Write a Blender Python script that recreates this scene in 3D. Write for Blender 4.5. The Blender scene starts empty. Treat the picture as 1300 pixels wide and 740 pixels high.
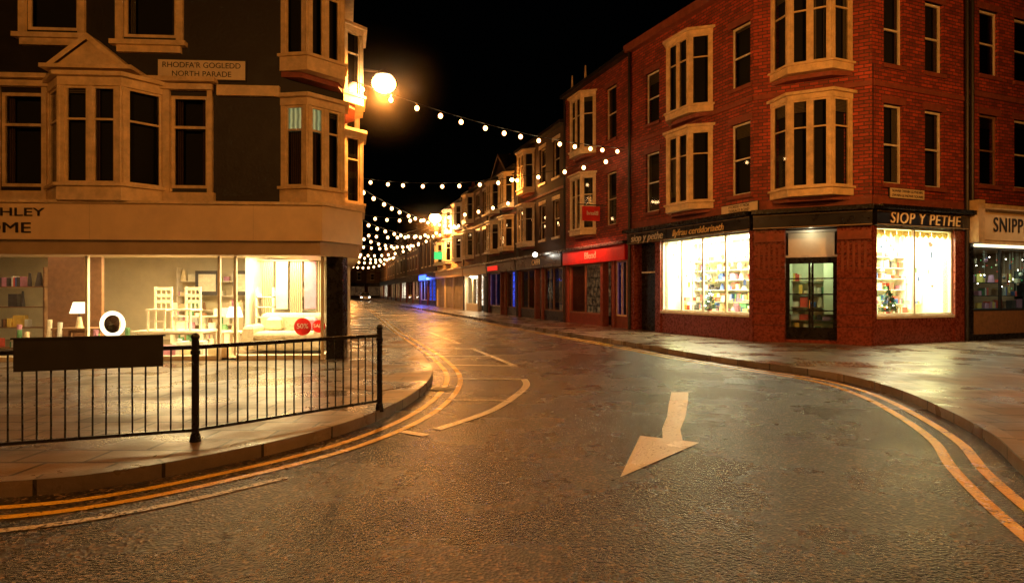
import bpy, math, random, bmesh
from mathutils import Vector, Matrix
from mathutils.geometry import tessellate_polygon
random.seed(7)
S = bpy.context.scene
COL = S.collection

# ------------------------------------------------------------------ materials
def newmat(name):
    m = bpy.data.materials.new(name); m.use_nodes = True
    nt = m.node_tree; nt.nodes.clear()
    out = nt.nodes.new('ShaderNodeOutputMaterial')
    return m, nt, out
def N(nt, t, **kw):
    n = nt.nodes.new(t)
    for k, v in kw.items():
        if k in n.inputs: n.inputs[k].default_value = v
        else: setattr(n, k, v)
    return n
def L(nt, a, b): nt.links.new(a, b)
def c4(c): return (c[0], c[1], c[2], 1)

def mat(name, col, rough=.6, var=.25, scale=3., bump=0., bscale=40., metal=0., spec=.5, rvar=.15):
    m, nt, out = newmat(name)
    p = N(nt, 'ShaderNodeBsdfPrincipled'); p.inputs['Metallic'].default_value = metal
    p.inputs['Specular IOR Level'].default_value = spec
    tc = N(nt, 'ShaderNodeTexCoord')
    n = N(nt, 'ShaderNodeTexNoise', Scale=scale, Detail=6., Roughness=.65)
    L(nt, tc.outputs['Object'], n.inputs['Vector'])
    r = N(nt, 'ShaderNodeMapRange')
    r.inputs[1].default_value = .3; r.inputs[2].default_value = .7
    r.inputs[3].default_value = 1 - var; r.inputs[4].default_value = 1 + var * .6
    L(nt, n.outputs[0], r.inputs[0])
    mx = N(nt, 'ShaderNodeVectorMath', operation='SCALE')
    mx.inputs[0].default_value = col[:3]
    L(nt, r.outputs[0], mx.inputs['Scale'])
    L(nt, mx.outputs[0], p.inputs['Base Color'])
    r2 = N(nt, 'ShaderNodeMapRange')
    r2.inputs[3].default_value = max(.03, rough - rvar); r2.inputs[4].default_value = min(1, rough + rvar)
    L(nt, n.outputs[0], r2.inputs[0]); L(nt, r2.outputs[0], p.inputs['Roughness'])
    if bump:
        n2 = N(nt, 'ShaderNodeTexNoise', Scale=bscale, Detail=4.)
        L(nt, tc.outputs['Object'], n2.inputs['Vector'])
        b = N(nt, 'ShaderNodeBump', Strength=bump, Distance=.02)
        L(nt, n2.outputs[0], b.inputs['Height']); L(nt, b.outputs[0], p.inputs['Normal'])
    L(nt, p.outputs[0], out.inputs[0])
    return m

def emis(name, col, st, sample=False):
    m, nt, out = newmat(name)
    e = N(nt, 'ShaderNodeEmission'); e.inputs[0].default_value = c4(col); e.inputs[1].default_value = st
    L(nt, e.outputs[0], out.inputs[0])
    if not sample: m.cycles.emission_sampling = 'NONE'
    return m
def bulbmat(name, rim, core, s0, s1):
    """frosted bulb: white-hot in the middle, orange towards the edge of the glass"""
    m, nt, out = newmat(name)
    lw = N(nt, 'ShaderNodeLayerWeight', Blend=.35)
    cr = N(nt, 'ShaderNodeValToRGB'); cr.color_ramp.elements[0].color = c4(core); cr.color_ramp.elements[1].color = c4(rim)
    cr.color_ramp.elements[0].position = .1; cr.color_ramp.elements[1].position = .6
    r = N(nt, 'ShaderNodeMapRange'); r.inputs[3].default_value = s1; r.inputs[4].default_value = s0
    L(nt, lw.outputs['Facing'], cr.inputs[0]); L(nt, lw.outputs['Facing'], r.inputs[0])
    e = N(nt, 'ShaderNodeEmission'); L(nt, cr.outputs[0], e.inputs[0]); L(nt, r.outputs[0], e.inputs[1])
    L(nt, e.outputs[0], out.inputs[0]); m.cycles.emission_sampling = 'NONE'; return m

def brickmat(name, c1, c2, mortar, bw=.235, rh=.085, ms=.012, rough=.7, bump=.5, dirt=.45, mx=.0, coord='UV', wet=False):
    m, nt, out = newmat(name)
    p = N(nt, 'ShaderNodeBsdfPrincipled')
    tc = N(nt, 'ShaderNodeTexCoord')
    b = N(nt, 'ShaderNodeTexBrick')
    b.inputs['Scale'].default_value = 1; b.inputs['Brick Width'].default_value = bw
    b.inputs['Row Height'].default_value = rh; b.inputs['Mortar Size'].default_value = ms
    b.inputs['Color1'].default_value = c4(c1); b.inputs['Color2'].default_value = c4(c2)
    b.inputs['Mortar'].default_value = c4(mortar); b.inputs['Mortar Smooth'].default_value = .2
    b.inputs['Bias'].default_value = mx
    L(nt, tc.outputs[coord], b.inputs['Vector'])
    n = N(nt, 'ShaderNodeTexNoise', Scale=1.1, Detail=8., Roughness=.7)
    L(nt, tc.outputs['Object'], n.inputs['Vector'])
    r = N(nt, 'ShaderNodeMapRange'); r.inputs[1].default_value = .3; r.inputs[2].default_value = .7
    r.inputs[3].default_value = 1 - dirt; r.inputs[4].default_value = 1.2
    L(nt, n.outputs[0], r.inputs[0])
    sc = N(nt, 'ShaderNodeVectorMath', operation='SCALE')
    L(nt, b.outputs['Color'], sc.inputs[0]); L(nt, r.outputs[0], sc.inputs['Scale'])
    L(nt, sc.outputs[0], p.inputs['Base Color'])
    n2 = N(nt, 'ShaderNodeTexNoise', Scale=60. if not wet else 35., Detail=5.)
    L(nt, tc.outputs['Object'], n2.inputs['Vector'])
    ad = N(nt, 'ShaderNodeMath', operation='MULTIPLY_ADD'); ad.inputs[1].default_value = -1.
    L(nt, b.outputs['Fac'], ad.inputs[0])
    m3 = N(nt, 'ShaderNodeMath', operation='MULTIPLY'); m3.inputs[1].default_value = .5
    L(nt, n2.outputs[0], m3.inputs[0]); L(nt, m3.outputs[0], ad.inputs[2])
    bp = N(nt, 'ShaderNodeBump', Strength=bump, Distance=.012)
    L(nt, ad.outputs[0], bp.inputs['Height']); L(nt, bp.outputs[0], p.inputs['Normal'])
    if wet:
        n3 = N(nt, 'ShaderNodeTexNoise', Scale=.9, Detail=5.)
        L(nt, tc.outputs['Object'], n3.inputs['Vector'])
        rr = N(nt, 'ShaderNodeMapRange'); rr.inputs[1].default_value = .40; rr.inputs[2].default_value = .62
        rr.inputs[3].default_value = .20; rr.inputs[4].default_value = .50
        L(nt, n3.outputs[0], rr.inputs[0]); L(nt, rr.outputs[0], p.inputs['Roughness'])
    else: p.inputs['Roughness'].default_value = rough
    L(nt, p.outputs[0], out.inputs[0]); return m

def asphalt(name, paint=None, wear=.5, dark=1.):
    m, nt, out = newmat(name)
    p = N(nt, 'ShaderNodeBsdfPrincipled'); p.inputs['Specular IOR Level'].default_value = .75
    tc = N(nt, 'ShaderNodeTexCoord')
    v = N(nt, 'ShaderNodeTexVoronoi', Scale=46.)
    L(nt, tc.outputs['Object'], v.inputs['Vector'])
    n = N(nt, 'ShaderNodeTexNoise', Scale=26., Detail=6., Roughness=.7)
    L(nt, tc.outputs['Object'], n.inputs['Vector'])
    big = N(nt, 'ShaderNodeTexNoise', Scale=.5, Detail=7., Roughness=.65)
    L(nt, tc.outputs['Object'], big.inputs['Vector'])
    bw = N(nt, 'ShaderNodeSeparateColor'); L(nt, v.outputs['Color'], bw.inputs[0])
    cr = N(nt, 'ShaderNodeValToRGB')
    cr.color_ramp.elements[0].position = .0; cr.color_ramp.elements[0].color = (.006, .004, .003, 1)
    cr.color_ramp.elements[1].position = 1.; cr.color_ramp.elements[1].color = (.24, .15, .085, 1)
    e = cr.color_ramp.elements.new(.74); e.color = (.020, .013, .008, 1)
    L(nt, bw.outputs[0], cr.inputs[0])
    r = N(nt, 'ShaderNodeMapRange'); r.inputs[1].default_value = .3; r.inputs[2].default_value = .7
    r.inputs[3].default_value = .45 * dark; r.inputs[4].default_value = 1.35 * dark
    L(nt, big.outputs[0], r.inputs[0])
    sc = N(nt, 'ShaderNodeVectorMath', operation='SCALE')
    L(nt, cr.outputs[0], sc.inputs[0]); L(nt, r.outputs[0], sc.inputs['Scale'])
    colout = sc.outputs[0]
    if paint:
        n4 = N(nt, 'ShaderNodeTexNoise', Scale=28., Detail=6., Roughness=.75)
        L(nt, tc.outputs['Object'], n4.inputs['Vector'])
        n5 = N(nt, 'ShaderNodeTexNoise', Scale=3., Detail=4.)
        L(nt, tc.outputs['Object'], n5.inputs['Vector'])
        av = N(nt, 'ShaderNodeMath', operation='MULTIPLY_ADD'); av.inputs[1].default_value = .35
        L(nt, n5.outputs[0], av.inputs[0]); L(nt, n4.outputs[0], av.inputs[2])
        rm = N(nt, 'ShaderNodeMapRange'); rm.inputs[1].default_value = wear; rm.inputs[2].default_value = wear + .12
        L(nt, av.outputs[0], rm.inputs[0])
        mix = N(nt, 'ShaderNodeMix', data_type='RGBA')
        L(nt, rm.outputs[0], mix.inputs[0]); L(nt, colout, mix.inputs[6]); mix.inputs[7].default_value = c4(paint)
        colout = mix.outputs[2]
    L(nt, colout, p.inputs['Base Color'])
    rr = N(nt, 'ShaderNodeMapRange'); rr.inputs[1].default_value = .35; rr.inputs[2].default_value = .65
    rr.inputs[3].default_value = .17; rr.inputs[4].default_value = .36
    L(nt, big.outputs[0], rr.inputs[0]); L(nt, rr.outputs[0], p.inputs['Roughness'])
    ad = N(nt, 'ShaderNodeMath', operation='ADD')
    L(nt, v.outputs['Distance'], ad.inputs[0]); L(nt, n.outputs[0], ad.inputs[1])
    b = N(nt, 'ShaderNodeBump', Strength=.85 if not paint else .4, Distance=.016)
    L(nt, ad.outputs[0], b.inputs['Height']); L(nt, b.outputs[0], p.inputs['Normal'])
    L(nt, p.outputs[0], out.inputs[0]); return m

def glassmat(name, tint=(.9, .95, .92), refl=.10):
    m, nt, out = newmat(name)
    t = N(nt, 'ShaderNodeBsdfTransparent'); t.inputs[0].default_value = c4(tint)
    g = N(nt, 'ShaderNodeBsdfGlossy'); g.inputs['Roughness'].default_value = .03; g.inputs[0].default_value = (1, 1, 1, 1)
    fr = N(nt, 'ShaderNodeFresnel'); fr.inputs[0].default_value = 1.45
    a = N(nt, 'ShaderNodeMath', operation='MULTIPLY_ADD'); a.inputs[1].default_value = .9; a.inputs[2].default_value = refl * .4
    L(nt, fr.outputs[0], a.inputs[0])
    mx = N(nt, 'ShaderNodeMixShader')
    L(nt, a.outputs[0], mx.inputs[0]); L(nt, t.outputs[0], mx.inputs[1]); L(nt, g.outputs[0], mx.inputs[2])
    L(nt, mx.outputs[0], out.inputs[0]); return m

def foldmat(name, col, freq=9., emi=0.):
    m, nt, out = newmat(name)
    p = N(nt, 'ShaderNodeBsdfPrincipled'); p.inputs['Roughness'].default_value = .9
    tc = N(nt, 'ShaderNodeTexCoord')
    w = N(nt, 'ShaderNodeTexWave', Scale=freq, Distortion=1.5); w.bands_direction = 'X'
    L(nt, tc.outputs['UV'], w.inputs['Vector'])
    r = N(nt, 'ShaderNodeMapRange'); r.inputs[3].default_value = .35; r.inputs[4].default_value = 1.1
    L(nt, w.outputs[1], r.inputs[0])
    sc = N(nt, 'ShaderNodeVectorMath', operation='SCALE'); sc.inputs[0].default_value = col
    L(nt, r.outputs[0], sc.inputs['Scale']); L(nt, sc.outputs[0], p.inputs['Base Color'])
    if emi:
        L(nt, sc.outputs[0], p.inputs['Emission Color']); p.inputs['Emission Strength'].default_value = emi
        m.cycles.emission_sampling = 'NONE'
    b = N(nt, 'ShaderNodeBump', Strength=.8, Distance=.05); L(nt, w.outputs[1], b.inputs['Height'])
    L(nt, b.outputs[0], p.inputs['Normal']); L(nt, p.outputs[0], out.inputs[0]); return m

def goodsmat(name, st, tint=(1, .85, .6), sx=.35, sy=.45):
    """lit shop interior seen from afar: rows of coloured goods with the shop lighting put in as glow"""
    m, nt, out = newmat(name)
    tc = N(nt, 'ShaderNodeTexCoord')
    b = N(nt, 'ShaderNodeTexBrick'); b.inputs['Scale'].default_value = 1
    b.inputs['Brick Width'].default_value = sx; b.inputs['Row Height'].default_value = sy
    b.inputs['Mortar Size'].default_value = .03; b.inputs['Mortar'].default_value = c4([t * .25 for t in tint])
    b.inputs['Color1'].default_value = c4(tint); b.inputs['Color2'].default_value = c4((tint[0] * .35, tint[1] * .3, tint[2] * .3))
    L(nt, tc.outputs['UV'], b.inputs['Vector'])
    n = N(nt, 'ShaderNodeTexNoise', Scale=5., Detail=3.); L(nt, tc.outputs['UV'], n.inputs['Vector'])
    sc = N(nt, 'ShaderNodeVectorMath', operation='MULTIPLY'); L(nt, b.outputs['Color'], sc.inputs[0])
    r = N(nt, 'ShaderNodeMapRange'); r.inputs[1].default_value = .35; r.inputs[2].default_value = .65; r.inputs[3].default_value = .2; r.inputs[4].default_value = 1.4
    L(nt, n.outputs[0], r.inputs[0]); L(nt, r.outputs[0], sc.inputs[1])
    e = N(nt, 'ShaderNodeEmission', Strength=st); L(nt, sc.outputs[0], e.inputs[0]); L(nt, e.outputs[0], out.inputs[0])
    if st < 1: m.cycles.emission_sampling = 'NONE'
    return m

def halomat(name, dens, R):
    """scattering ball added round a lamp for its glow, thinning out with distance"""
    m, nt, out = newmat(name)
    tc = N(nt, 'ShaderNodeTexCoord')
    ln = N(nt, 'ShaderNodeVectorMath', operation='LENGTH'); L(nt, tc.outputs['Object'], ln.inputs[0])
    r = N(nt, 'ShaderNodeMapRange'); r.inputs[1].default_value = 0; r.inputs[2].default_value = R * .97; r.inputs[3].default_value = 1; r.inputs[4].default_value = 0
    L(nt, ln.outputs['Value'], r.inputs[0])
    pw = N(nt, 'ShaderNodeMath', operation='POWER'); pw.inputs[1].default_value = 3.2; L(nt, r.outputs[0], pw.inputs[0])
    ml = N(nt, 'ShaderNodeMath', operation='MULTIPLY'); ml.inputs[1].default_value = dens; L(nt, pw.outputs[0], ml.inputs[0])
    vs = N(nt, 'ShaderNodeVolumeScatter'); vs.inputs[0].default_value = (1, .85, .7, 1); L(nt, ml.outputs[0], vs.inputs['Density'])
    L(nt, vs.outputs[0], out.inputs['Volume']); return m

M = {}
M['asphalt'] = asphalt('asphalt_wet')
M['patch'] = asphalt('asphalt_repair', dark=.6)
M['white_line'] = asphalt('worn_white_paint', (.80, .74, .62), .47)
M['white_faint'] = asphalt('faded_white_paint', (.66, .6, .5), .58)
M['yellow_line'] = asphalt('worn_yellow_paint', (.74, .45, .05), .52)
M['paving'] = brickmat('paving_slabs', (.22, .155, .10), (.11, .08, .055), (.025, .018, .013), .62, .42, .018, bump=.75, coord='Object', wet=True)
M['block'] = brickmat('block_paving', (.28, .18, .11), (.17, .11, .075), (.04, .03, .022), .22, .11, .01, bump=.6, coord='Object', wet=True)
M['kerb'] = brickmat('kerb_stone', (.24, .18, .13), (.15, .115, .085), (.03, .024, .018), .9, 3., .016, bump=.6, wet=True)
M['ground'] = mat('ground_tarmac', (.05, .045, .04), .8)
M['brick'] = brickmat('red_brick', (.52, .072, .03), (.22, .030, .017), (.08, .036, .028), bw=.25, rh=.1, ms=.014)
M['brick2'] = brickmat('brown_brick', (.20, .055, .03), (.11, .036, .022), (.07, .04, .03))
M['stonered'] = mat('red_sandstone', (.24, .06, .035), .7, .35, 5, .3)
M['cream'] = mat('cream_painted_timber', (.72, .54, .31), .45, .32, 4, .1)
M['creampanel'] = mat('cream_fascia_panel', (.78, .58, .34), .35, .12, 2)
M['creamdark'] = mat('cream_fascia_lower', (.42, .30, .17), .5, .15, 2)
M['white'] = mat('white_paint', (.74, .66, .54), .45, .2, 5)
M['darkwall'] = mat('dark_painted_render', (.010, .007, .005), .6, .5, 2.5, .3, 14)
M['render'] = mat('cream_render', (.62, .44, .24), .8, .4, 1.6, .2)
M['render2'] = mat('ochre_render', (.26, .15, .075), .8, .4, 1.6, .2)
M['render3'] = mat('brown_render', (.07, .035, .02), .8, .4, 1.6, .2)
M['slate'] = mat('slate_roof', (.02, .018, .018), .6, .4, 6, .3)
M['black'] = mat('black_gloss_paint', (.012, .011, .012), .28, .3, 8, .05)
M['blackmatt'] = mat('black_matt_board', (.010, .009, .009), .6, .3, 8)
M['iron'] = mat('cast_iron', (.02, .018, .018), .45, .4, 20, .2)
M['navy'] = mat('dark_fascia_paint', (.012, .011, .016), .3, .3, 4)
M['granite'] = mat('polished_red_granite', (.22, .045, .025), .28, .7, 14, .15, 20)
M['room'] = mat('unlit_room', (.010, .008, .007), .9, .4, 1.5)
M['glass'] = glassmat('window_glass')
M['shopglass'] = glassmat('shop_glass', (.97, .99, .97), .05)
M['curtain'] = foldmat('brown_curtain', (.12, .06, .035), 7)
M['curtain2'] = foldmat('cream_curtain', (.20, .15, .10), 8)
M['fabricfold'] = foldmat('hanging_curtain_fabric', (.5, .42, .28), 6)
M['litcurtain'] = foldmat('lit_curtain', (.70, .72, .34), 3, .35)
M['gold'] = mat('gold_lettering', (.95, .66, .28), .35, .1)
M['silver'] = mat('pale_lettering', (.80, .74, .62), .4, .1)
M['darktext'] = mat('dark_lettering', (.02, .016, .016), .4, .1)
M['redtext'] = mat('red_sign_face', (.62, .012, .006), .4, .2)
M['pale'] = mat('shop_interior_wall', (.74, .66, .48), .7, .12, 2)
M['palegreen'] = mat('shop_display_wall', (.74, .78, .58), .7, .12, 2)
M['woodfloor'] = mat('shop_floor', (.34, .25, .16), .35, .3, 3)
M['wood'] = mat('timber', (.26, .14, .07), .5, .35, 8)
M['plate'] = mat('street_name_plate', (.74, .62, .44), .4, .15)
M['shutter'] = brickmat('roller_shutter', (.66, .58, .42), (.6, .52, .38), (.2, .17, .12), 40., .1, .02, bump=.8, rough=.45)
M['bulb'] = bulbmat('festoon_bulb_glow', (1., .30, .04), (1., .74, .34), 1.6, 16)
M['lantern'] = bulbmat('sodium_lantern_glow', (1., .42, .08), (1., .80, .45), 8, 40)
M['tube'] = emis('shop_light_panel', (1., .90, .68), 9)
M['spot'] = emis('shop_spot_glow', (1., .92, .75), 20)
M['neonblue'] = emis('blue_neon', (.04, .10, 1.), 6)
M['neonred'] = emis('red_lit_sign', (1., .04, .02), 1.0)
M['neongreen'] = emis('green_lit_sign', (.1, .8, .2), 1.2)
M['litsign'] = emis('lit_white_sign', (1., .8, .5), 3)
M['shoplit'] = goodsmat('lit_shop_interior', 3.)
M['shopdim'] = goodsmat('dim_shop_interior', .10, (1, .5, .2))
M['shopblue'] = goodsmat('blue_shop_interior', 1.6, (.06, .12, 1.))
goods = []
for i, c in enumerate([(.6, .08, .05), (.75, .7, .55), (.1, .25, .12), (.08, .14, .4), (.7, .5, .12), (.45, .2, .3), (.25, .13, .07), (.6, .62, .6), (.08, .07, .07), (.75, .62, .4)]):
    M['g%d' % i] = mat('goods_%s' % 'red cream green blue amber plum brown grey black buff'.split()[i], c, .5, .25, 9)
    goods.append('g%d' % i)
M['rubber'] = mat('tyre', (.02, .02, .02), .8)
M['carpaint'] = mat('silver_car_paint', (.35, .34, .33), .25, .05, metal=.6)
M['tree'] = mat('fir_foliage', (.03, .09, .03), .8, .5, 20)
M['fabric'] = mat('sofa_fabric', (.5, .45, .33), .9, .3, 14, .3)
M['mirror'] = mat('mirror_face', (.9, .9, .9), .05, 0, metal=1., rvar=.01)
M['lamp_halo'] = halomat('halo_volume', .05, 2.3)
M['lamp_halo2'] = halomat('halo_volume_far', .035, 4.)

# ------------------------------------------------------------------ geometry kit
class Fr:
    def __init__(s, P, Q=None, d=None, n=None):
        s.o = Vector((P[0], P[1])); 
        if Q is not None:
            q = Vector((Q[0], Q[1])) - s.o; s.L = q.length; s.d = q.normalized()
        else: s.d = Vector(d); s.L = 0
        s.n = Vector((s.d.y, -s.d.x)) if n is None else Vector(n)
    def p(s, u, v, z):
        w = s.o + s.d * u + s.n * v
        return Vector((w.x, w.y, z))
    def xy(s, u, v):
        w = s.o + s.d * u + s.n * v; return (w.x, w.y)
WF = Fr((0, 0), d=(1, 0), n=(0, 1))

class Obj:
    """one real-world object: an Empty with mesh parts parented to it"""
    def __init__(s, name, loc=(0, 0, 0)):
        s.e = bpy.data.objects.new(name, None); COL.objects.link(s.e); s.acc = {}
        s.e.empty_display_size = .3
        s.loc = Vector(loc); s.e.location = s.loc
    def face(s, part, m, pts, uvs=None):
        a = s.acc.setdefault((part, m), ([], [], []))
        b = len(a[0]); a[0].extend([Vector(p) for p in pts]); a[1].append(tuple(range(b, b + len(pts))))
        if uvs is None: uvs = [(p[0], p[1]) for p in pts]
        a[2].extend(uvs)
    def box(s, part, m, F, u0, u1, v0, v1, z0, z1):
        c = [(u, v, z) for u in (u0, u1) for v in (v0, v1) for z in (z0, z1)]
        for idx, ax in (((0, 1, 3, 2), 0), ((4, 6, 7, 5), 0), ((0, 4, 5, 1), 1), ((2, 3, 7, 6), 1), ((0, 2, 6, 4), 2), ((1, 5, 7, 3), 2)):
            ps = [F.p(*c[i]) for i in idx]
            uv = [((c[i][1], c[i][2]), (c[i][0], c[i][2]), (c[i][0], c[i][1]))[ax] for i in idx]
            s.face(part, m, ps, uv)
    def prism(s, part, m, F, poly, z0, z1, cap=True):
        n = len(poly); t = 0
        for i in range(n):
            a, b = poly[i], poly[(i + 1) % n]; l = math.dist(a, b)
            s.face(part, m, [F.p(a[0], a[1], z0), F.p(b[0], b[1], z0), F.p(b[0], b[1], z1), F.p(a[0], a[1], z1)],
                   [(t, z0), (t + l, z0), (t + l, z1), (t, z1)]); t += l
        if cap:
            for z in (z0, z1): s.poly(part, m, [F.p(a[0], a[1], z) for a in poly])
    def poly(s, part, m, pts):
        for t in tessellate_polygon([[Vector(p) for p in pts]]):
            s.face(part, m, [pts[i] for i in t])
    def cyl(s, part, m, a, b, r0, r1=None, seg=10, cap=True):
        a = Vector(a); b = Vector(b); r1 = r0 if r1 is None else r1
        ax = (b - a).normalized(); q = ax.to_track_quat('Z', 'Y')
        ra = []; rb = []
        for i in range(seg):
            t = 2 * math.pi * i / seg; o = q @ Vector((math.cos(t), math.sin(t), 0))
            ra.append(a + o * r0); rb.append(b + o * r1)
        for i in range(seg):
            j = (i + 1) % seg
            s.face(part, m, [ra[i], ra[j], rb[j], rb[i]])
        if cap:
            s.face(part, m, ra[::-1]); s.face(part, m, rb)
    def ball(s, part, m, c, r, sz=1., seg=10, rings=6, zmin=-1.):
        c = Vector(c)
        for i in range(rings):
            a0 = -math.pi / 2 + math.pi * i / rings; a1 = -math.pi / 2 + math.pi * (i + 1) / rings
            if math.sin(a1) <= zmin: continue
            for j in range(seg):
                b0 = 2 * math.pi * j / seg; b1 = 2 * math.pi * (j + 1) / seg
                P = lambda a, b: c + Vector((math.cos(a) * math.cos(b) * r, math.cos(a) * math.sin(b) * r, math.sin(a) * r * sz))
                pts = [P(a0, b0), P(a0, b1), P(a1, b1), P(a1, b0)]
                if i == 0: pts = [pts[0], pts[2], pts[3]]
                elif i == rings - 1: pts = pts[:3]
                s.face(part, m, pts)
    def flush(s, smooth=()):
        for (part, m), (v, f, uv) in s.acc.items():
            me = bpy.data.meshes.new(part)
            me.from_pydata([tuple(p - s.loc) for p in v], [], f)
            ul = me.uv_layers.new(name='UVMap')
            for i, lp in enumerate(me.loops): ul.data[i].uv = uv[lp.vertex_index]
            me.materials.append(M[m]); me.update()
            if part in smooth:
                bm = bmesh.new(); bm.from_mesh(me); bmesh.ops.remove_doubles(bm, verts=bm.verts, dist=.0004); bmesh.ops.recalc_face_normals(bm, faces=bm.faces); bm.to_mesh(me); bm.free()
                for p in me.polygons: p.use_smooth = True
            o = bpy.data.objects.new(part, me); COL.objects.link(o); o.parent = s.e
    def text(s, part, body, F, u, v, z, size, m, sx=1., shear=0., extrude=.012, sp=1.):
        cu = bpy.data.curves.new(part, 'FONT'); cu.body = body; cu.size = size; cu.extrude = extrude
        cu.align_x = 'CENTER'; cu.align_y = 'CENTER'; cu.shear = shear; cu.space_character = sp
        cu.materials.append(M[m])
        o = bpy.data.objects.new(part, cu); COL.objects.link(o)
        d = Vector((F.d.x, F.d.y, 0)); n = Vector((F.n.x, F.n.y, 0)); up = Vector((0, 0, 1))
        mt = Matrix((d * sx, up, n)).transposed().to_4x4(); mt.translation = F.p(u, v, z) - s.loc
        o.parent = s.e; o.matrix_local = mt
    def light(s, name, kind, loc, power, col, size=.2, size_y=None, rot=None, spread=None):
        l = bpy.data.lights.new(name, kind); l.energy = power; l.color = col
        if kind == 'AREA':
            l.size = size
            if size_y: l.shape = 'RECTANGLE'; l.size_y = size_y
            if spread: l.spread = spread
        else: l.shadow_soft_size = size
        if kind == 'SPOT': l.spot_size = math.radians(168); l.spot_blend = .45
        o = bpy.data.objects.new(name, l); COL.objects.link(o); o.parent = s.e
        o.location = Vector(loc) - s.loc
        if rot: o.rotation_euler = rot
        return o

SOD = (1., .36, .06)
WARM = (1., .74, .40)

def smooth(pts, n=8):
    out = []
    P = [Vector(p) for p in pts]; P = [2 * P[0] - P[1]] + P + [2 * P[-1] - P[-2]]
    for i in range(1, len(P) - 2):
        a, b, c, d = P[i - 1:i + 3]
        lab, lbc, lcd = (b - a).length, (c - b).length, (d - c).length
        t1 = ((b - a) / lab + (c - b) / lbc) * .5 * lbc; t2 = ((c - b) / lbc + (d - c) / lcd) * .5 * lbc
        for k in range(n):
            t = k / n; t2_ = t * t; t3 = t2_ * t
            out.append(b * (2 * t3 - 3 * t2_ + 1) + t1 * (t3 - 2 * t2_ + t) + c * (-2 * t3 + 3 * t2_) + t2 * (t3 - t2_))
    out.append(P[-2]); return out
def offset(pts, d):
    """positive d = to the left of travel"""
    o = []
    for i, p in enumerate(pts):
        a = pts[max(0, i - 1)]; b = pts[min(len(pts) - 1, i + 1)]
        t = (b - a).normalized(); o.append(p + Vector((-t.y, t.x)) * d)
    return o
def strip(O, part, m, pts, d0, d1, z, i0=0, i1=None):
    A = offset(pts, d0); B = offset(pts, d1); t = 0
    i1 = len(pts) - 1 if i1 is None else i1
    for i in range(i0, i1):
        l = (pts[i + 1] - pts[i]).length
        O.face(part, m, [(A[i].x, A[i].y, z), (A[i + 1].x, A[i + 1].y, z), (B[i + 1].x, B[i + 1].y, z), (B[i].x, B[i].y, z)],
               [(t, d0), (t + l, d0), (t + l, d1), (t, d1)]); t += l

# ------------------------------------------------------------------ ground, road, pavements
KL = smooth([(-40, 1.5), (-14, 3.35), (-7, 4.3), (-3.97, 4.89), (-3.44, 5.29 - .22), (-2.63, 5.85), (-2.11, 6.6), (-1.67, 7.75), (-1.42, 9.4), (-1.46, 11.6), (-1.95, 14.2), (-3.05, 18.3), (-4.85, 24.6), (-8.3, 38), (-15.3, 64), (-36.3, 141)])
KR = smooth([(3.0, -14), (3.15, 0), (3.45, 2.6), (3.85, 4.0), (4.43, 5.45), (4.96, 6.5), (5.5, 8.1), (5.85, 9.6), (5.92, 11.0), (5.68, 12.0), (5.2, 13.0), (4.33, 15.2), (3.43, 18.3), (1.51, 24.15), (-2.29, 36.6), (-6.2, 49.2), (-13.9, 75), (-31.5, 139)])

g = Obj('ground'); g.face('ground_sheet', 'ground', [(-500, -300, -.02), (500, -300, -.02), (500, 700, -.02), (-500, 700, -.02)]); g.flush()
r = Obj('road')
r.face('carriageway', 'asphalt', [(-70, -40, 0), (30, -40, 0), (30, 170, 0), (-70, 170, 0)])
r.poly('tarmac_patch', 'patch', [(3.2, 11.9, .0035), (4.9, 11.2, .0035), (4.7, 10.4, .0035), (3.0, 11.0, .0035)])
r.poly('tarmac_patch', 'patch', [(.4, 14.2, .0035), (.95, 14.1, .0035), (-1.2, 24.2, .0035), (-1.75, 24.1, .0035)])
r.flush()

def pavement(name, K, sgn, close):
    P = Obj(name); kw = .16
    strip(P, 'kerb_top', 'kerb', K, 0, sgn * kw, .125)
    t = 0
    for i in range(len(K) - 1):
        l = (K[i + 1] - K[i]).length
        P.face('kerb_face', 'kerb', [(K[i].x, K[i].y, 0), (K[i + 1].x, K[i + 1].y, 0), (K[i + 1].x, K[i + 1].y, .125), (K[i].x, K[i].y, .125)],
               [(t, .1), (t + l, .1), (t + l, .22), (t, .22)]); t += l
    B = offset(K, sgn * kw)
    P.poly('paving', 'paving', [(p.x, p.y, .12) for p in B] + [(x, y, .12) for x, y in close])
    return P
PL = pavement('pavement', KL, 1, [(-70, 141), (-70, 1.5)])
PR = pavement('pavement', KR, -1, [(45, 139), (45, -14)])
T = Fr((5.75, 12.75), (7.05, 12.25))
PR.box('tactile_paving', 'block', T, 0, 1.5, -.9, -.02, .118, .127)
for i in range(14):
    for j in range(8):
        q = T.p(.08 + i * .1, -.1 - j * .1, .125); PR.cyl('tactile_blister', 'block', q, q + Vector((0, 0, .008)), .028, .018, 6)
PL.box('tactile_paving', 'block', Fr((-2.9, 9.9), (-1.75, 9.2)), 0, 1.1, -.8, 0, .118, .127)
PL.flush(); PR.flush()

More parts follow.
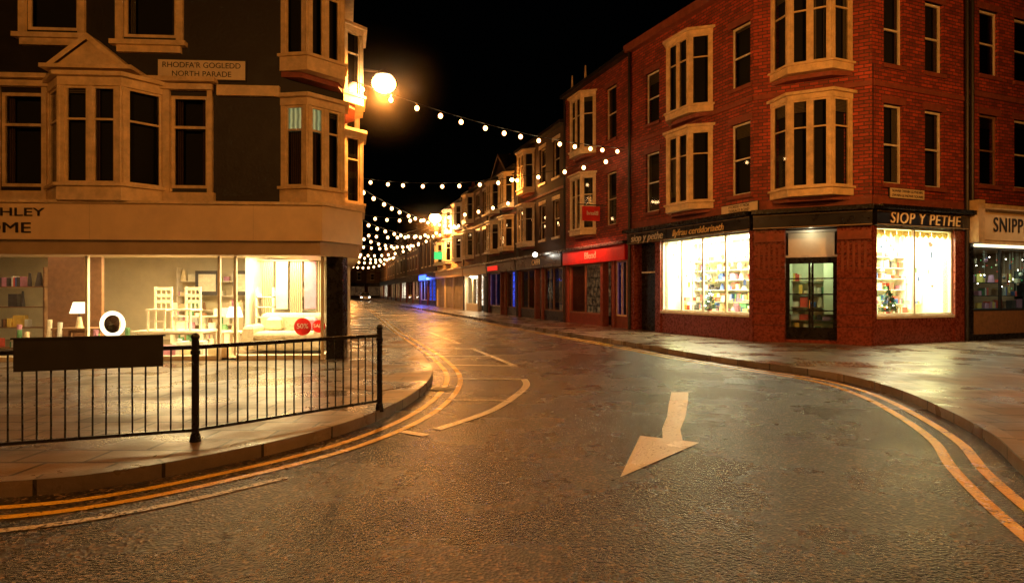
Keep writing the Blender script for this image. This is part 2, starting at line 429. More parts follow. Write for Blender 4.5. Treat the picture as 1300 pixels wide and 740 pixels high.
mk = Obj('road_markings')
def near(K, y0, y1, side=1):
    ids = [i for i, p in enumerate(K) if y0 <= p.y <= y1]; return min(ids), max(ids)
for a in (.22, .46):
    strip(mk, 'double_yellow_line', 'yellow_line', KL, -a, -a - .09, .005, 8, near(KL, 0, 60)[1])
    strip(mk, 'double_yellow_line', 'yellow_line', KR, a, a + .10, .005, 2, near(KR, 0, 60)[1])
def linepath(pts, w, m='white_line', z=.0055, part='white_line'):
    pp = smooth(pts, 6) if len(pts) > 2 else [Vector(p) for p in pts]
    strip(mk, part, m, pp, -w / 2, w / 2, z)
linepath([(-.87, 7.3), (-.31, 8.37), (.04, 9.6), (.25, 10.8), (.22, 11.5)], .12)
linepath([(-.98, 11.55), (.16, 11.5)], .12, z=.0065)
linepath([(-.95, 9.3), (-.05, 9.25)], .10, 'white_faint', z=.0065)
linepath([(.08, 13.5), (-1.10, 17.6)], .12)
linepath([(-1.35, 13.7), (.0, 13.55)], .12, z=.0065)
linepath([(-2.2, 17.7), (-1.14, 17.6)], .12, z=.0065)
linepath([(-1.75, 15.6), (-.55, 15.55)], .12, z=.0065)
linepath([(-1.6, 19.3), (-3.2, 24.6)], .12)
linepath([(-2.6, 19.5), (-1.65, 19.4)], .12, z=.0065)
linepath([(-3.4, 22.3), (-2.5, 22.3)], .12, z=.0065)
linepath([(-4.1, 24.8), (-3.2, 24.75)], .12, z=.0065)
for k in range(7):
    y = 28 + k * 6.; x = -4.85 - (y - 24.6) * .268 + 1.9
    linepath([(x, y), (x - .8, y + 3)], .10, 'white_faint')
linepath([(-1.25, 7.2), (-.95, 7.0)], .12, 'white_line')
mk.poly('turn_arrow', 'white_line', [(.93, 5.42, .006), (1.98, 6.66, .006), (1.83, 6.76, .006), (1.95, 7.3, .006), (2.2, 8.0, .006), (2.48, 8.9, .006), (2.80, 10., .006), (2.53, 10., .006), (2.24, 9.0, .006), (1.98, 8.05, .006), (1.75, 7.35, .006), (1.64, 6.86, .006), (1.42, 6.98, .006)][::1])
strip(mk, 'edge_line', 'white_faint', KL, -.76, -.84, .0055, near(KL, 4.2, 6.)[0], near(KL, 4.2, 6.)[1])
mk.flush()

def manhole(x, y, w, rnd=False):
    O = Obj('manhole_cover', (x, y, 0))
    if rnd:
        O.cyl('rim', 'iron', (x, y, -.01), (x, y, .008), w / 2 + .04, seg=28); O.cyl('lid', 'iron', (x, y, 0), (x, y, .012), w / 2, seg=28)
    else:
        F = Fr((x, y), d=(.96, -.28)); O.box('rim', 'iron', F, -w / 2 - .03, w / 2 + .03, -w / 2 - .03, w / 2 + .03, -.01, .007)
        for i in range(8):
            O.box('lid_rib', 'iron', F, -w / 2 + i * w / 8, -w / 2 + i * w / 8 + w / 12, -w / 2, w / 2, .007, .013)
    O.flush()
manhole(4.1, 11.15, .6); manhole(.95, 19.6, .6, True); manhole(3.15, 18.4, .4); manhole(-1.15, 10.3, .3)

# ------------------------------------------------------------------ facade kit
def wall(O, part, m, F, u0, u1, z0, z1, ops, v=0., depth=.3):
    us = sorted({u0, u1, *[o[0] for o in ops], *[o[1] for o in ops]}); zs = sorted({z0, z1, *[o[2] for o in ops], *[o[3] for o in ops]})
    us = [u for u in us if u0 - 1e-6 <= u <= u1 + 1e-6]; zs = [z for z in zs if z0 - 1e-6 <= z <= z1 + 1e-6]
    for i in range(len(us) - 1):
        for j in range(len(zs) - 1):
            cu = (us[i] + us[i + 1]) / 2; cz = (zs[j] + zs[j + 1]) / 2
            if any(o[0] < cu < o[1] and o[2] < cz < o[3] for o in ops): continue
            a, b, c, d = us[i], us[i + 1], zs[j], zs[j + 1]
            O.face(part, m, [F.p(a, v, c), F.p(b, v, c), F.p(b, v, d), F.p(a, v, d)], [(a, c), (b, c), (b, d), (a, d)])
    for (a, b, c, d) in ops:
        for q in ([(a, v, c), (a, v - depth, c), (a, v - depth, d), (a, v, d)], [(b, v, c), (b, v - depth, c), (b, v - depth, d), (b, v, d)],
                  [(a, v, c), (b, v, c), (b, v - depth, c), (a, v - depth, c)], [(a, v, d), (b, v, d), (b, v - depth, d), (a, v - depth, d)]):
            O.face(part, m, [F.p(*x) for x in q], [(x[0] + x[1], x[2]) for x in q])

def window(O, F, a, b, c, d, fm='white', v=-.10, fw=.06, rail=.5, mull=0, depth=.16, inner=None, part='window_frame', rail2=None):
    ft = .05
    O.box(part, fm, F, a, a + fw, v - ft, v, c, d); O.box(part, fm, F, b - fw, b, v - ft, v, c, d)
    O.box(part, fm, F, a + fw, b - fw, v - ft, v, d - fw, d); O.box(part, fm, F, a + fw, b - fw, v - ft, v, c, c + fw)
    if rail:
        z = c + (d - c) * rail; O.box(part, fm, F, a + fw, b - fw, v - ft, v - .004, z - fw * .4, z + fw * .4)
    for k in range(mull):
        u = a + (b - a) * (k + 1) / (mull + 1); O.box(part, fm, F, u - fw * .4, u + fw * .4, v - ft, v - .008, c + fw, d - fw)
    gv = v - ft * .6
    t1 = random.uniform(-.006, .006); t2 = random.uniform(-.006, .006)
    O.face('window_glass', 'glass', [F.p(a, gv + t1, c), F.p(b, gv + t2, c), F.p(b, gv - t1, d), F.p(a, gv - t2, d)])
    iv = v - depth
    im = 'room' if inner != 'litcurtain' else 'curtain'
    O.face('room_behind', im, [F.p(a, iv, c), F.p(b, iv, c), F.p(b, iv, d), F.p(a, iv, d)], [(a, c), (b, c), (b, d), (a, d)])
    if inner == 'litcurtain':
        z = c + (d - c) * rail if rail else c
        O.face('lit_blind', 'litcurtain', [F.p(a, iv + .01, z), F.p(b, iv + .01, z), F.p(b, iv + .01, d), F.p(a, iv + .01, d)], [(a, z), (b, z), (b, d), (a, d)])
    else:
        k = random.random(); w = b - a; cv = v - depth * .6
        cm = random.choice(['curtain', 'curtain2', 'curtain'])
        if k < .6:
            f = random.uniform(.12, .3)
            for (x0, x1) in ((a, a + w * f), (b - w * f, b)):
                O.face('curtain', cm, [F.p(x0, cv, c), F.p(x1, cv, c), F.p(x1, cv, d), F.p(x0, cv, d)], [(x0, c), (x1, c), (x1, d), (x0, d)])
        if k > .6:
            zb = d - (d - c) * random.uniform(.06, .22)
            O.face('blind', 'curtain2', [F.p(a, cv + .01, zb), F.p(b, cv + .01, zb), F.p(b, cv + .01, d), F.p(a, cv + .01, d)], [(zb, a), (zb, b), (d, b), (d, a)])

def bay(O, F, uc, w, p, c, z0, z1, trim='cream', fmul=2, rail=.66, inner=None, top=.22, bot=.2, sk=None, lits=None, postw=.09):
    a, b = uc - w / 2, uc + w / 2
    pl = [(a, 0), (a + c, p), (b - c, p), (b, 0)]
    def grow(g): return [(a - g, 0), (a + c - g * .5, p + g), (b - c + g * .5, p + g), (b + g, 0)]
    O.prism('bay_base', trim, F, grow(.04), z0, z0 + bot)
    O.prism('bay_sill', trim, F, grow(.10), z0 + bot, z0 + bot + .06)
    O.prism('bay_cornice', trim, F, grow(.03), z1 - top, z1 - .08)
    O.prism('bay_cornice', trim, F, grow(.13), z1 - .08, z1)
    O.prism('bay_soffit', 'stonered', F, [(x, y * .6) for x, y in pl], z0 - .12, z0)
    for i in range(3):
        A = F.xy(*pl[i]); B = F.xy(*pl[i + 1]); f = Fr(A, B)
        l = f.L; n = fmul if i == 1 else 1
        c0, c1 = z0 + bot + .06, z1 - top
        O.box('bay_post', trim, f, -postw * .3, postw, -.07, .012, c0, c1); O.box('bay_post', trim, f, l - postw, l + postw * .3, -.07, .010, c0, c1)
        step = (l - 2 * postw) / n
        for k in range(n):
            u = postw + k * step
            if k: O.box('bay_post', trim, f, u - .04, u + .04, -.07, .008, c0, c1)
            window(O, f, u + (.04 if k else 0), u + step - (.04 if k < n - 1 else 0), c0, c1, trim, v=-.01, fw=.05, rail=rail, depth=.14, inner=(lits or {}).get((i, k), inner), part='bay_window_frame')

def roof(O, F, L0, L1, H, depth=9., rise=2.4, over=.25, m='slate', wm='brick2'):
    v0, vr, v1 = over, -depth / 2, -depth
    O.face('roof', m, [F.p(L0, v0, H), F.p(L1, v0, H), F.p(L1, vr, H + rise), F.p(L0, vr, H + rise)])
    O.face('roof', m, [F.p(L0, v1, H), F.p(L1, v1, H), F.p(L1, vr, H + rise), F.p(L0, vr, H + rise)])
    for u in (L0, L1): O.face('gable_end', wm, [F.p(u, 0, H), F.p(u, v1, H), F.p(u, vr, H + rise)])
    for u in (L0, L1): O.face('side_wall', wm, [F.p(u, 0, 0), F.p(u, v1, 0), F.p(u, v1, H), F.p(u, 0, H)], [(0, 0), (v1, 0), (v1, H), (0, H)])
    O.face('back_wall', wm, [F.p(L0, v1, 0), F.p(L1, v1, 0), F.p(L1, v1, H), F.p(L0, v1, H)])
def chimney(O, F, u, v, z0, z1, m='brick2', pots=3):
    O.box('chimney', m, F, u - .45, u + .45, v - .3, v + .3, z0, z1); O.box('chimney_cap', 'stonered', F, u - .52, u + .52, v - .37, v + .37, z1, z1 + .12)
    for k in range(pots):
        q = F.p(u - .28 + .28 * k, v, z1 + .12); O.cyl('chimney_pot', 'stonered', q, q + Vector((0, 0, .5)), .11, .08, 8)
def shop_room(O, F, a, b, c, d, depth, wallm='palegreen', floor=None, part='shop_interior'):
    pts = lambda q: [F.p(*x) for x in q]
    O.face(part, wallm, pts([(a, -depth, c), (b, -depth, c), (b, -depth, d), (a, -depth, d)]))
    O.face(part, wallm, pts([(a, -.08, c), (a, -depth, c), (a, -depth, d), (a, -.08, d)]))
    O.face(part, wallm, pts([(b, -.08, c), (b, -depth, c), (b, -depth, d), (b, -.08, d)]))
    O.face(part, wallm, pts([(a, -.02, d), (b, -.02, d), (b, -depth, d), (a, -depth, d)]))
    O.face('shop_floor', floor or wallm, pts([(a, -.02, c), (b, -.02, c), (b, -depth, c), (a, -depth, c)]))
def shelves(O, F, a, b, v, c, d, rows, dens=.8, dep=.28, frame='white', gs=None):
    h = (d - c) / rows; gs = gs or goods
    for rr in range(rows):
        z = c + rr * h
        O.box('shelf', frame, F, a, b, v - dep, v, z, z + .025)
        u = a + .04
        while u < b - .15:
            w = random.choice([.05, .07, .1, .16, .22, .3]); hh = random.uniform(.3, .82) * h
            if random.random() < dens:
                g_ = random.choice(gs)
                if w < .09:
                    for k in range(random.randint(2, 6)):
                        if u + w > b - .04: break
                        O.box('goods', random.choice(gs), F, u, u + w * .8, v - dep * .8, v - .04, z + .025, z + hh * random.uniform(.85, 1)); u += w * .85
                elif random.random() < .3:
                    q = F.p(u + w / 2, v - dep / 2, z + .025); O.cyl('goods', g_, q, q + Vector((0, 0, hh)), min(w, .2) / 2, min(w, .2) / 2 * random.uniform(.3, 1), 10); u += w
                else:
                    O.box('goods', g_, F, u, u + w, v - dep * random.uniform(.5, .9), v - random.uniform(.02, .1), z + .025, z + hh); u += w
            else: u += w
            u += random.uniform(.01, .09)
    for u in (a, b - .04): O.box('shelf_upright', frame, F, u, u + .04, v - dep, v, c, d)
def hanging(O, F, a, b, v, ztop, zlo, n):
    """cards, ornaments and mobiles hung in the display on threads"""
    for k in range(n):
        u = random.uniform(a, b); z = random.uniform(zlo, ztop - .3); w = random.uniform(.04, .13); h = random.uniform(.06, .2); vv = v + random.uniform(-.2, .1)
        O.cyl('display_thread', 'silver', F.p(u, vv, z + h), F.p(u, vv, ztop), .003, seg=3, cap=False)
        if random.random() < .5: O.box('hanging_card', random.choice(goods), F, u - w / 2, u + w / 2, vv - .006, vv, z, z + h)
        else: O.ball('hanging_ornament', random.choice(goods), F.p(u, vv, z + h / 2), w / 2, seg=8, rings=5)

# ------------------------------------------------------------------ red brick corner building with gift shop (right)
P0 = (4.63, 24.7); P1 = (7.21, 18.8); P2 = (9.94, 17.4); P3 = (13.6, 18.9)
A = Obj('brick_corner_building')
F1 = Fr(P0, P1); F2 = Fr(P1, P2); F3 = Fr(P2, P3)
H = 11.2
def sash(O, F, uc, w, z0, z1, trim='white', sill='stonered', lintel='stonered', **k):
    O.box('window_sill', sill, F, uc - w / 2 - .08, uc + w / 2 + .08, -.1, .07, z0 - .12, z0)
    O.box('window_lintel', lintel, F, uc - w / 2 - .1, uc + w / 2 + .1, -.1, .025, z1, z1 + .2)
    window(O, F, uc - w / 2, uc + w / 2, z0, z1, trim, v=-.09, **k)
    return (uc - w / 2, uc + w / 2, z0, z1)
L1_ = F1.L
ops = []
for t in (.54, 5.0):
    u = L1_ - t
    ops.append(sash(A, F1, u, .82, 4.55, 6.75)); ops.append(sash(A, F1, u, .82, 7.85, 9.75))
wall(A, 'brick_wall', 'brick', F1, 0, L1_, 4.0, H, ops)
for z in (4.3, 7.45):
    bay(A, F1, L1_ - 2.85, 2.15, .55, .5, z, z + 2.75, 'cream', 2, .68)
for z, zz in ((4.28, 7.2), (7.75, 10.4)):
    bay(A, F2, F2.L / 2, 2.1, .55, .5, z, zz, 'cream', 2, .68)
wall(A, 'brick_wall', 'brick', F2, 0, F2.L, 4.0, H, [])
ops = []
for t in (.85, 2.55):
    ops.append(sash(A, F3, t, .78, 4.62, 6.85)); ops.append(sash(A, F3, t, .78, 7.95, 10.0))
wall(A, 'brick_wall', 'brick', F3, 0, F3.L, 4.0, H, ops)
for F in (F1, F2, F3):
    A.box('string_course', 'stonered', F, 0, F.L, -.1, .06, 7.28, 7.42); A.box('string_course', 'stonered', F, 0, F.L, -.1, .04, 4.02, 4.25)
    A.box('eaves_cornice', 'stonered', F, -.1, F.L + .1, -.1, .25, H - .3, H)
n1 = F3.n; P4 = F3.xy(F3.L, -10); P5 = F1.xy(0, -9)
rp = [P0, P1, P2, P3, P4, P5]; cx = sum(p[0] for p in rp) / 6; cy = sum(p[1] for p in rp) / 6
for i in range(6):
    a, b = rp[i], rp[(i + 1) % 6]
    A.face('roof', 'slate', [(a[0], a[1], H), (b[0], b[1], H), (cx, cy, H + 3.)])
for a, b in ((P3, P4), (P4, P5), (P5, P0)):
    A.face('back_wall', 'brick2', [(a[0], a[1], 0), (b[0], b[1], 0), (b[0], b[1], H), (a[0], a[1], H)])
chimney(A, F1, .6, -3.4, H - .5, 12.6)
for F in (F1, F2, F3):
    A.box('shop_fascia', 'navy', F, 0, F.L, -.1, .16, 3.42, 3.86)
    A.box('fascia_cornice', 'black', F, -.03, F.L + .03, -.1, .36, 3.86, 3.98)
    A.box('fascia_mould', 'creamdark', F, 0, F.L, .16, .175, 3.80, 3.83)
    A.box('fascia_mould', 'creamdark', F, 0, F.L, .16, .175, 3.44, 3.46)
uw0 = L1_ - 4.45; uw1 = L1_ - .12
A.box('stall_riser', 'granite', F1, uw0, uw1, -.25, .0, .1, .82); A.box('window_sill', 'white', F1, uw0 - .05, uw1, -.3, .06, .82, .9)
A.box('pilaster', 'granite', F1, uw1, L1_ + .02, -.3, .06, .1, 3.42)
A.box('pilaster', 'granite', F1, uw0 - .3, uw0, -.3, .06, .1, 3.42)
A.box('pilaster', 'granite', F1, 0, .35, -.3, .06, .1, 3.42)
A.box('side_door', 'black', F1, .35, uw0 - .3, -.35, -.3, .1, 3.42)
A.box('door_fanlight_bar', 'white', F1, .38, uw0 - .33, -.3, -.27, 2.3, 2.36)
def shopwin(O, F, a, b, c, d, mull, fm='white', tr=None, fw=.06):
    O.box('shopfront_frame', fm, F, a, b, -.1, -.03, d - fw, d); O.box('shopfront_frame', fm, F, a, b, -.1, -.03, c, c + fw)
    for k in range(mull + 2):
        u = a + (b - a - fw) * k / (mull + 1); O.box('shopfront_frame', fm, F, u, u + fw, -.1, -.026, c + fw, d - fw)
    if tr: O.box('shopfront_frame', fm, F, a + fw, b - fw, -.1, -.03, tr, tr + .05)
    O.face('shop_glass', 'shopglass', [F.p(a, -.07, c), F.p(b, -.07, c), F.p(b, -.07, d), F.p(a, -.07, d)])
shopwin(A, F1, uw0, uw1, .9, 3.42, 3, 'white')
shop_room(A, F1, uw0, uw1, .9, 3.40, 1.7)
shelves(A, F1, uw0 + .1, uw1 - .1, -1.35, .95, 3.0, 6, .9)
shelves(A, F1, uw0 + .3, uw1 - .6, -.6, .92, 1.55, 2, .7)
hanging(A, F1, uw0 + .2, uw1 - .2, -.45, 3.38, 1.7, 44)
A.light('window_display_light', 'AREA', F1.p((uw0 + uw1) / 2, -.65, 3.33), 480, (1, .93, .60), 3.6, .9, (0, 0, math.atan2(F1.d.y, F1.d.x)))
for k in range(5): A.ball('display_spotlight', 'spot', F1.p(uw0 + .5 + k * .85, -.4, 3.32), .05)
for k in range(2):
    A.box('light_panel', 'tube', F1, uw0 + .3 + k * 2, uw0 + 1.9 + k * 2, -1.2, -1.0, 3.34, 3.38)
dl = F2.L
A.box('pilaster', 'granite', F2, .0, .86, -.5, .05, .1, 3.42); A.box('pilaster', 'granite', F2, dl - .86, dl, -.5, .05, .1, 3.42)
for u0 in (.08, dl - .8):
    A.box('pilaster_capital', 'stonered', F2, u0 - .05, u0 + .77, .05, .11, 3.05, 3.3)
    A.box('pilaster_base', 'granite', F2, u0 - .05, u0 + .77, .05, .1, .1, .5)
    for k in range(5): A.box('pilaster_flute', 'stonered', F2, u0 + .04 + k * .14, u0 + .11 + k * .14, .05, .072, 2.2, 3.0)
for z in [0.6 + .34 * i for i in range(8)]:
    A.box('granite_joint', 'navy', F2, .0, .86, .05, .053, z, z + .018); A.box('granite_joint', 'navy', F2, dl - .86, dl, .05, .053, z, z + .018)
A.box('door_step', 'granite', F2, .86, dl - .86, -.6, .02, .1, .2)
for a_, b_ in ((.86, .96), (dl - .96, dl - .86), (dl / 2 - .07, dl / 2 - .008), (dl / 2 + .008, dl / 2 + .07)):
    A.box('door_leaf', 'black', F2, a_, b_, -.45, -.38, .2, 2.55)
A.box('door_leaf', 'black', F2, .86, dl - .86, -.45, -.375, .2, .55); A.box('door_leaf', 'black', F2, .86, dl - .86, -.45, -.375, 2.42, 2.6)
for z in (1.02, 1.5, 1.96): A.box('door_glazing_bar', 'black', F2, .86, dl - .86, -.44, -.39, z, z + .035)
A.cyl('door_handle', 'gold', F2.p(dl / 2 - .04, -.34, 1.1), F2.p(dl / 2 - .04, -.34, 1.35), .012, seg=6)
A.face('door_glass', 'glass', [F2.p(.86, -.42, .5), F2.p(dl - .86, -.42, .5), F2.p(dl - .86, -.42, 2.5), F2.p(.86, -.42, 2.5)])
A.face('shop_interior', 'palegreen', [F2.p(.86, -1.7, .2), F2.p(dl - .86, -1.7, .2), F2.p(dl - .86, -1.7, 2.58), F2.p(.86, -1.7, 2.58)])
for u_ in (.86, dl - .86): A.face('shop_interior', 'palegreen', [F2.p(u_, -1.7, .2), F2.p(u_, -.45, .2), F2.p(u_, -.45, 2.58), F2.p(u_, -1.7, 2.58)])
A.face('shop_interior', 'palegreen', [F2.p(.86, -1.7, 2.58), F2.p(dl - .86, -1.7, 2.58), F2.p(dl - .86, -.45, 2.58), F2.p(.86, -.45, 2.58)])
shelves(A, F2, .9, dl - .9, -1.35, .3, 2.3, 5, .8, frame='wood')
A.light('porch_interior_light', 'POINT', F2.p(dl / 2, -.8, 2.4), 12, (.9, 1, .62), .05)
A.box('fanlight', 'pale', F2, .92, dl - .92, -.44, -.42, 2.66, 3.32); A.box('fanlight_frame', 'white', F2, .86, dl - .86, -.42, -.38, 2.6, 2.67); A.box('fanlight_frame', 'white', F2, .86, dl - .86, -.42, -.38, 3.33, 3.4)
A.light('entrance_light', 'POINT', F2.p(dl / 2, -.1, 3.3), 6, (1, .9, .6), .05)
A.box('stall_riser', 'granite', F3, .1, 3.4, -.25, 0, .1, .84); A.box('window_sill', 'white', F3, .1, 3.4, -.3, .05, .84, .92)
A.box('pilaster', 'granite', F3, 3.4, F3.L, -.3, .06, .1, 3.42); A.box('pilaster', 'granite', F3, -.02, .12, -.3, .055, .1, 3.42)
shopwin(A, F3, .12, 3.4, .92, 3.42, 1, 'white')
shop_room(A, F3, .12, 3.4, .92, 3.40, 1.7)
shelves(A, F3, .2, 3.3, -1.4, .95, 3.0, 6, .9); shelves(A, F3, .5, 3.0, -.65, .93, 1.5, 2, .75)
hanging(A, F3, .2, 3.3, -.4, 3.38, 1.7, 40)
A.light('window_display_light', 'AREA', F3.p(1.75, -.65, 3.33), 420, (1, .92, .56), 2.8, .9, (0, 0, math.atan2(F3.d.y, F3.d.x)))
for k in range(6): A.ball('display_spotlight', 'spot', F3.p(.4 + k * .52, -.35, 3.30), .05)
for k in range(13):
    u = .2 + k * .245
    A.face('scalloped_pelmet', 'g4', [F3.p(u, -.14, 3.35), F3.p(u + .24, -.14, 3.35), F3.p(u + .24, -.14, 3.22), F3.p(u + .12, -.14, 3.14), F3.p(u, -.14, 3.22)])
A.text('shop_name', 'SIOP Y PETHE', F3, 1.95, .18, 3.635, .44, 'gold', 1.0, .15, sp=1.12)
A.text('shop_name', 'siop y pethe', F1, 1.3, .18, 3.62, .40, 'silver', 1., .25)
A.text('shop_name', "llyfrau cerddoriaeth", F1, 4.1, .18, 3.62, .32, 'gold', 1., .25)
A.light('fascia_fill', 'AREA', F3.p(1.9, .55, 3.95), 9, (1, .8, .5), 3, .1, (math.radians(-20), 0, math.atan2(F3.d.y, F3.d.x)))  # fill lamp added to lift the fascia and lettering, no fitting
for F, u in ((F3, F3.L - .12), (F1, .12)):
    A.cyl('drainpipe', 'iron', F.p(u, .12, .1), F.p(u, .12, H), .06, seg=8)
for z in (5.2, 7.9): A.box('cable_run', 'iron', F3, .02, .035, 0, .02, 4.2, z)
A.flush(smooth=('display_spotlight',))

def plate(F, u, z, w, h, lines, size):
    O = Obj('street_name_sign'); O.box('plate', 'plate', F, u - w / 2, u + w / 2, .03, .06, z - h / 2, z + h / 2)
    O.box('plate_border', 'darktext', F, u - w / 2 - .02, u + w / 2 + .02, .0, .045, z - h / 2 - .02, z + h / 2 + .02)
    for i, t in enumerate(lines): O.text('lettering', t, F, u, .064, z + h * (.22 if i == 0 else -.24), size, 'darktext', extrude=.003)
    O.flush()
plate(F1, L1_ - .55, 4.14, 1.5, .26, ["FFORDD Y MÔR", "TERRACE ROAD"], .12)
plate(F3, 1.35, 4.36, 1.4, .27, ["SGWÂR OWAIN GLYNDŴR", "OWAIN GLYNDWR SQUARE"], .10)

def firtree(p, h):
    O = Obj('small_christmas_tree', p); p = Vector(p)
    O.cyl('trunk', 'wood', p, p + Vector((0, 0, h)), .02, .006, 6)
    O.cyl('pot', 'g0', p, p + Vector((0, 0, .1)), .06, .08, 8)
    for i in range(260):
        z = random.uniform(.14, 1); a = random.uniform(0, 6.28); rr = h * .36 * (1.05 - z) * random.uniform(.5, 1.15)
        q = p + Vector((0, 0, z * h)); e = q + Vector((math.cos(a) * rr, math.sin(a) * rr, -.10 * rr)); s_ = Vector((-math.sin(a), math.cos(a), 0)) * .025
        O.face('branches', 'tree', [q - s_ * .5, q + s_ * .5, e + s_, e - s_ + Vector((0, 0, .03))])
    for i in range(26):
        z = random.uniform(.15, .95); a = random.uniform(0, 6.28); rr = h * .31 * (1.05 - z)
        O.ball('bauble', random.choice(['g0', 'g4', 'spot']), p + Vector((math.cos(a) * rr, math.sin(a) * rr, z * h)), .018, seg=6, rings=4)
    O.flush()
firtree(F1.p(uw0 + 2.2, -.3, .9), .85); firtree(F3.p(1.05, -.3, .92), .85)

# ------------------------------------------------------------------ hairdresser shop building (far right)
B = Obj('brick_shop_building')
Q0 = P3; Q1 = F3.xy(F3.L + 8.5, 0); F4 = Fr(Q0, Q1)
ops = []
for t, w in ((1.1, .9), (3.1, 1.5), (5.6, .9)):
    ops.append(sash(B, F4, t, w, 4.85, 7.0, 'white' if t > 2 else 'wood')); ops.append(sash(B, F4, t, w, 8.2, 10.2))
wall(B, 'brick_wall', 'brick', F4, 0, F4.L, 4.3, 11, ops)
roof(B, F4, 0, F4.L, 11, wm='brick')
B.box('string_course', 'stonered', F4, 0, F4.L, -.1, .06, 7.5, 7.65)
B.box('shop_fascia', 'creampanel', F4, .25, 7.5, -.1, .22, 3.15, 4.05); B.box('fascia_cornice', 'cream', F4, .1, 7.7, -.1, .4, 4.05, 4.2)
B.prism('fascia_console', 'cream', F4, [(-.05, 0), (.25, 0), (.25, .4), (-.05, .4)], 3.05, 4.3)
B.text('shop_name', 'SNIPPETS', F4, 2.1, .235, 3.6, .62, 'darktext', .85, sp=1.12)
B.box('glow_strip', 'litsign', F4, .3, 7.4, -.05, .1, 2.96, 3.02); B.box('fascia_soffit', 'cream', F4, .25, 7.5, -.1, .2, 3.03, 3.14)  # strip under the fascia glows by its own material
B.box('pilaster', 'black', F4, 0, .3, -.3, .05, .1, 3.1); B.box('stall_riser', 'wood', F4, .3, 4.6, -.3, 0, .1, 1.0)
B.box('stall_riser', 'black', F4, .3, 4.6, -.0, .05, .12, .3)
shopwin(B, F4, .3, 4.6, 1.0, 2.95, 2, 'blackmatt'); shop_room(B, F4, .3, 4.6, 1.0, 2.94, 2.5, 'g6')
shelves(B, F4, .4, 4.5, -.9, 1.02, 2.3, 3, .6, frame='blackmatt'); hanging(B, F4, .4, 4.4, -.35, 2.9, 1.4, 24)
B.light('shop_light', 'AREA', F4.p(2.2, -1, 2.88), 45, (.7, 1, .75), 3, 1, (0, 0, math.atan2(F4.d.y, F4.d.x)))
B.light('fascia_light', 'AREA', F4.p(2.4, .9, 4.4), 30, (1, .75, .42), 3.5, .15, (math.radians(-30), 0, math.atan2(F4.d.y, F4.d.x)))
for k in range(40):
    B.ball('fairy_light', random.choice(['spot', 'neonred', 'neongreen', 'spot']), F4.p(random.uniform(.4, 4.4), -.2, random.uniform(1.5, 2.7)), .014, seg=5, rings=3)
B.box('doorway', 'black', F4, 4.6, 8.5, -.3, -.2, .1, 3.1)
B.cyl('drainpipe', 'iron', F4.p(.12, .12, 3.9), F4.p(.12, .12, 11), .055, seg=8)
B.flush()

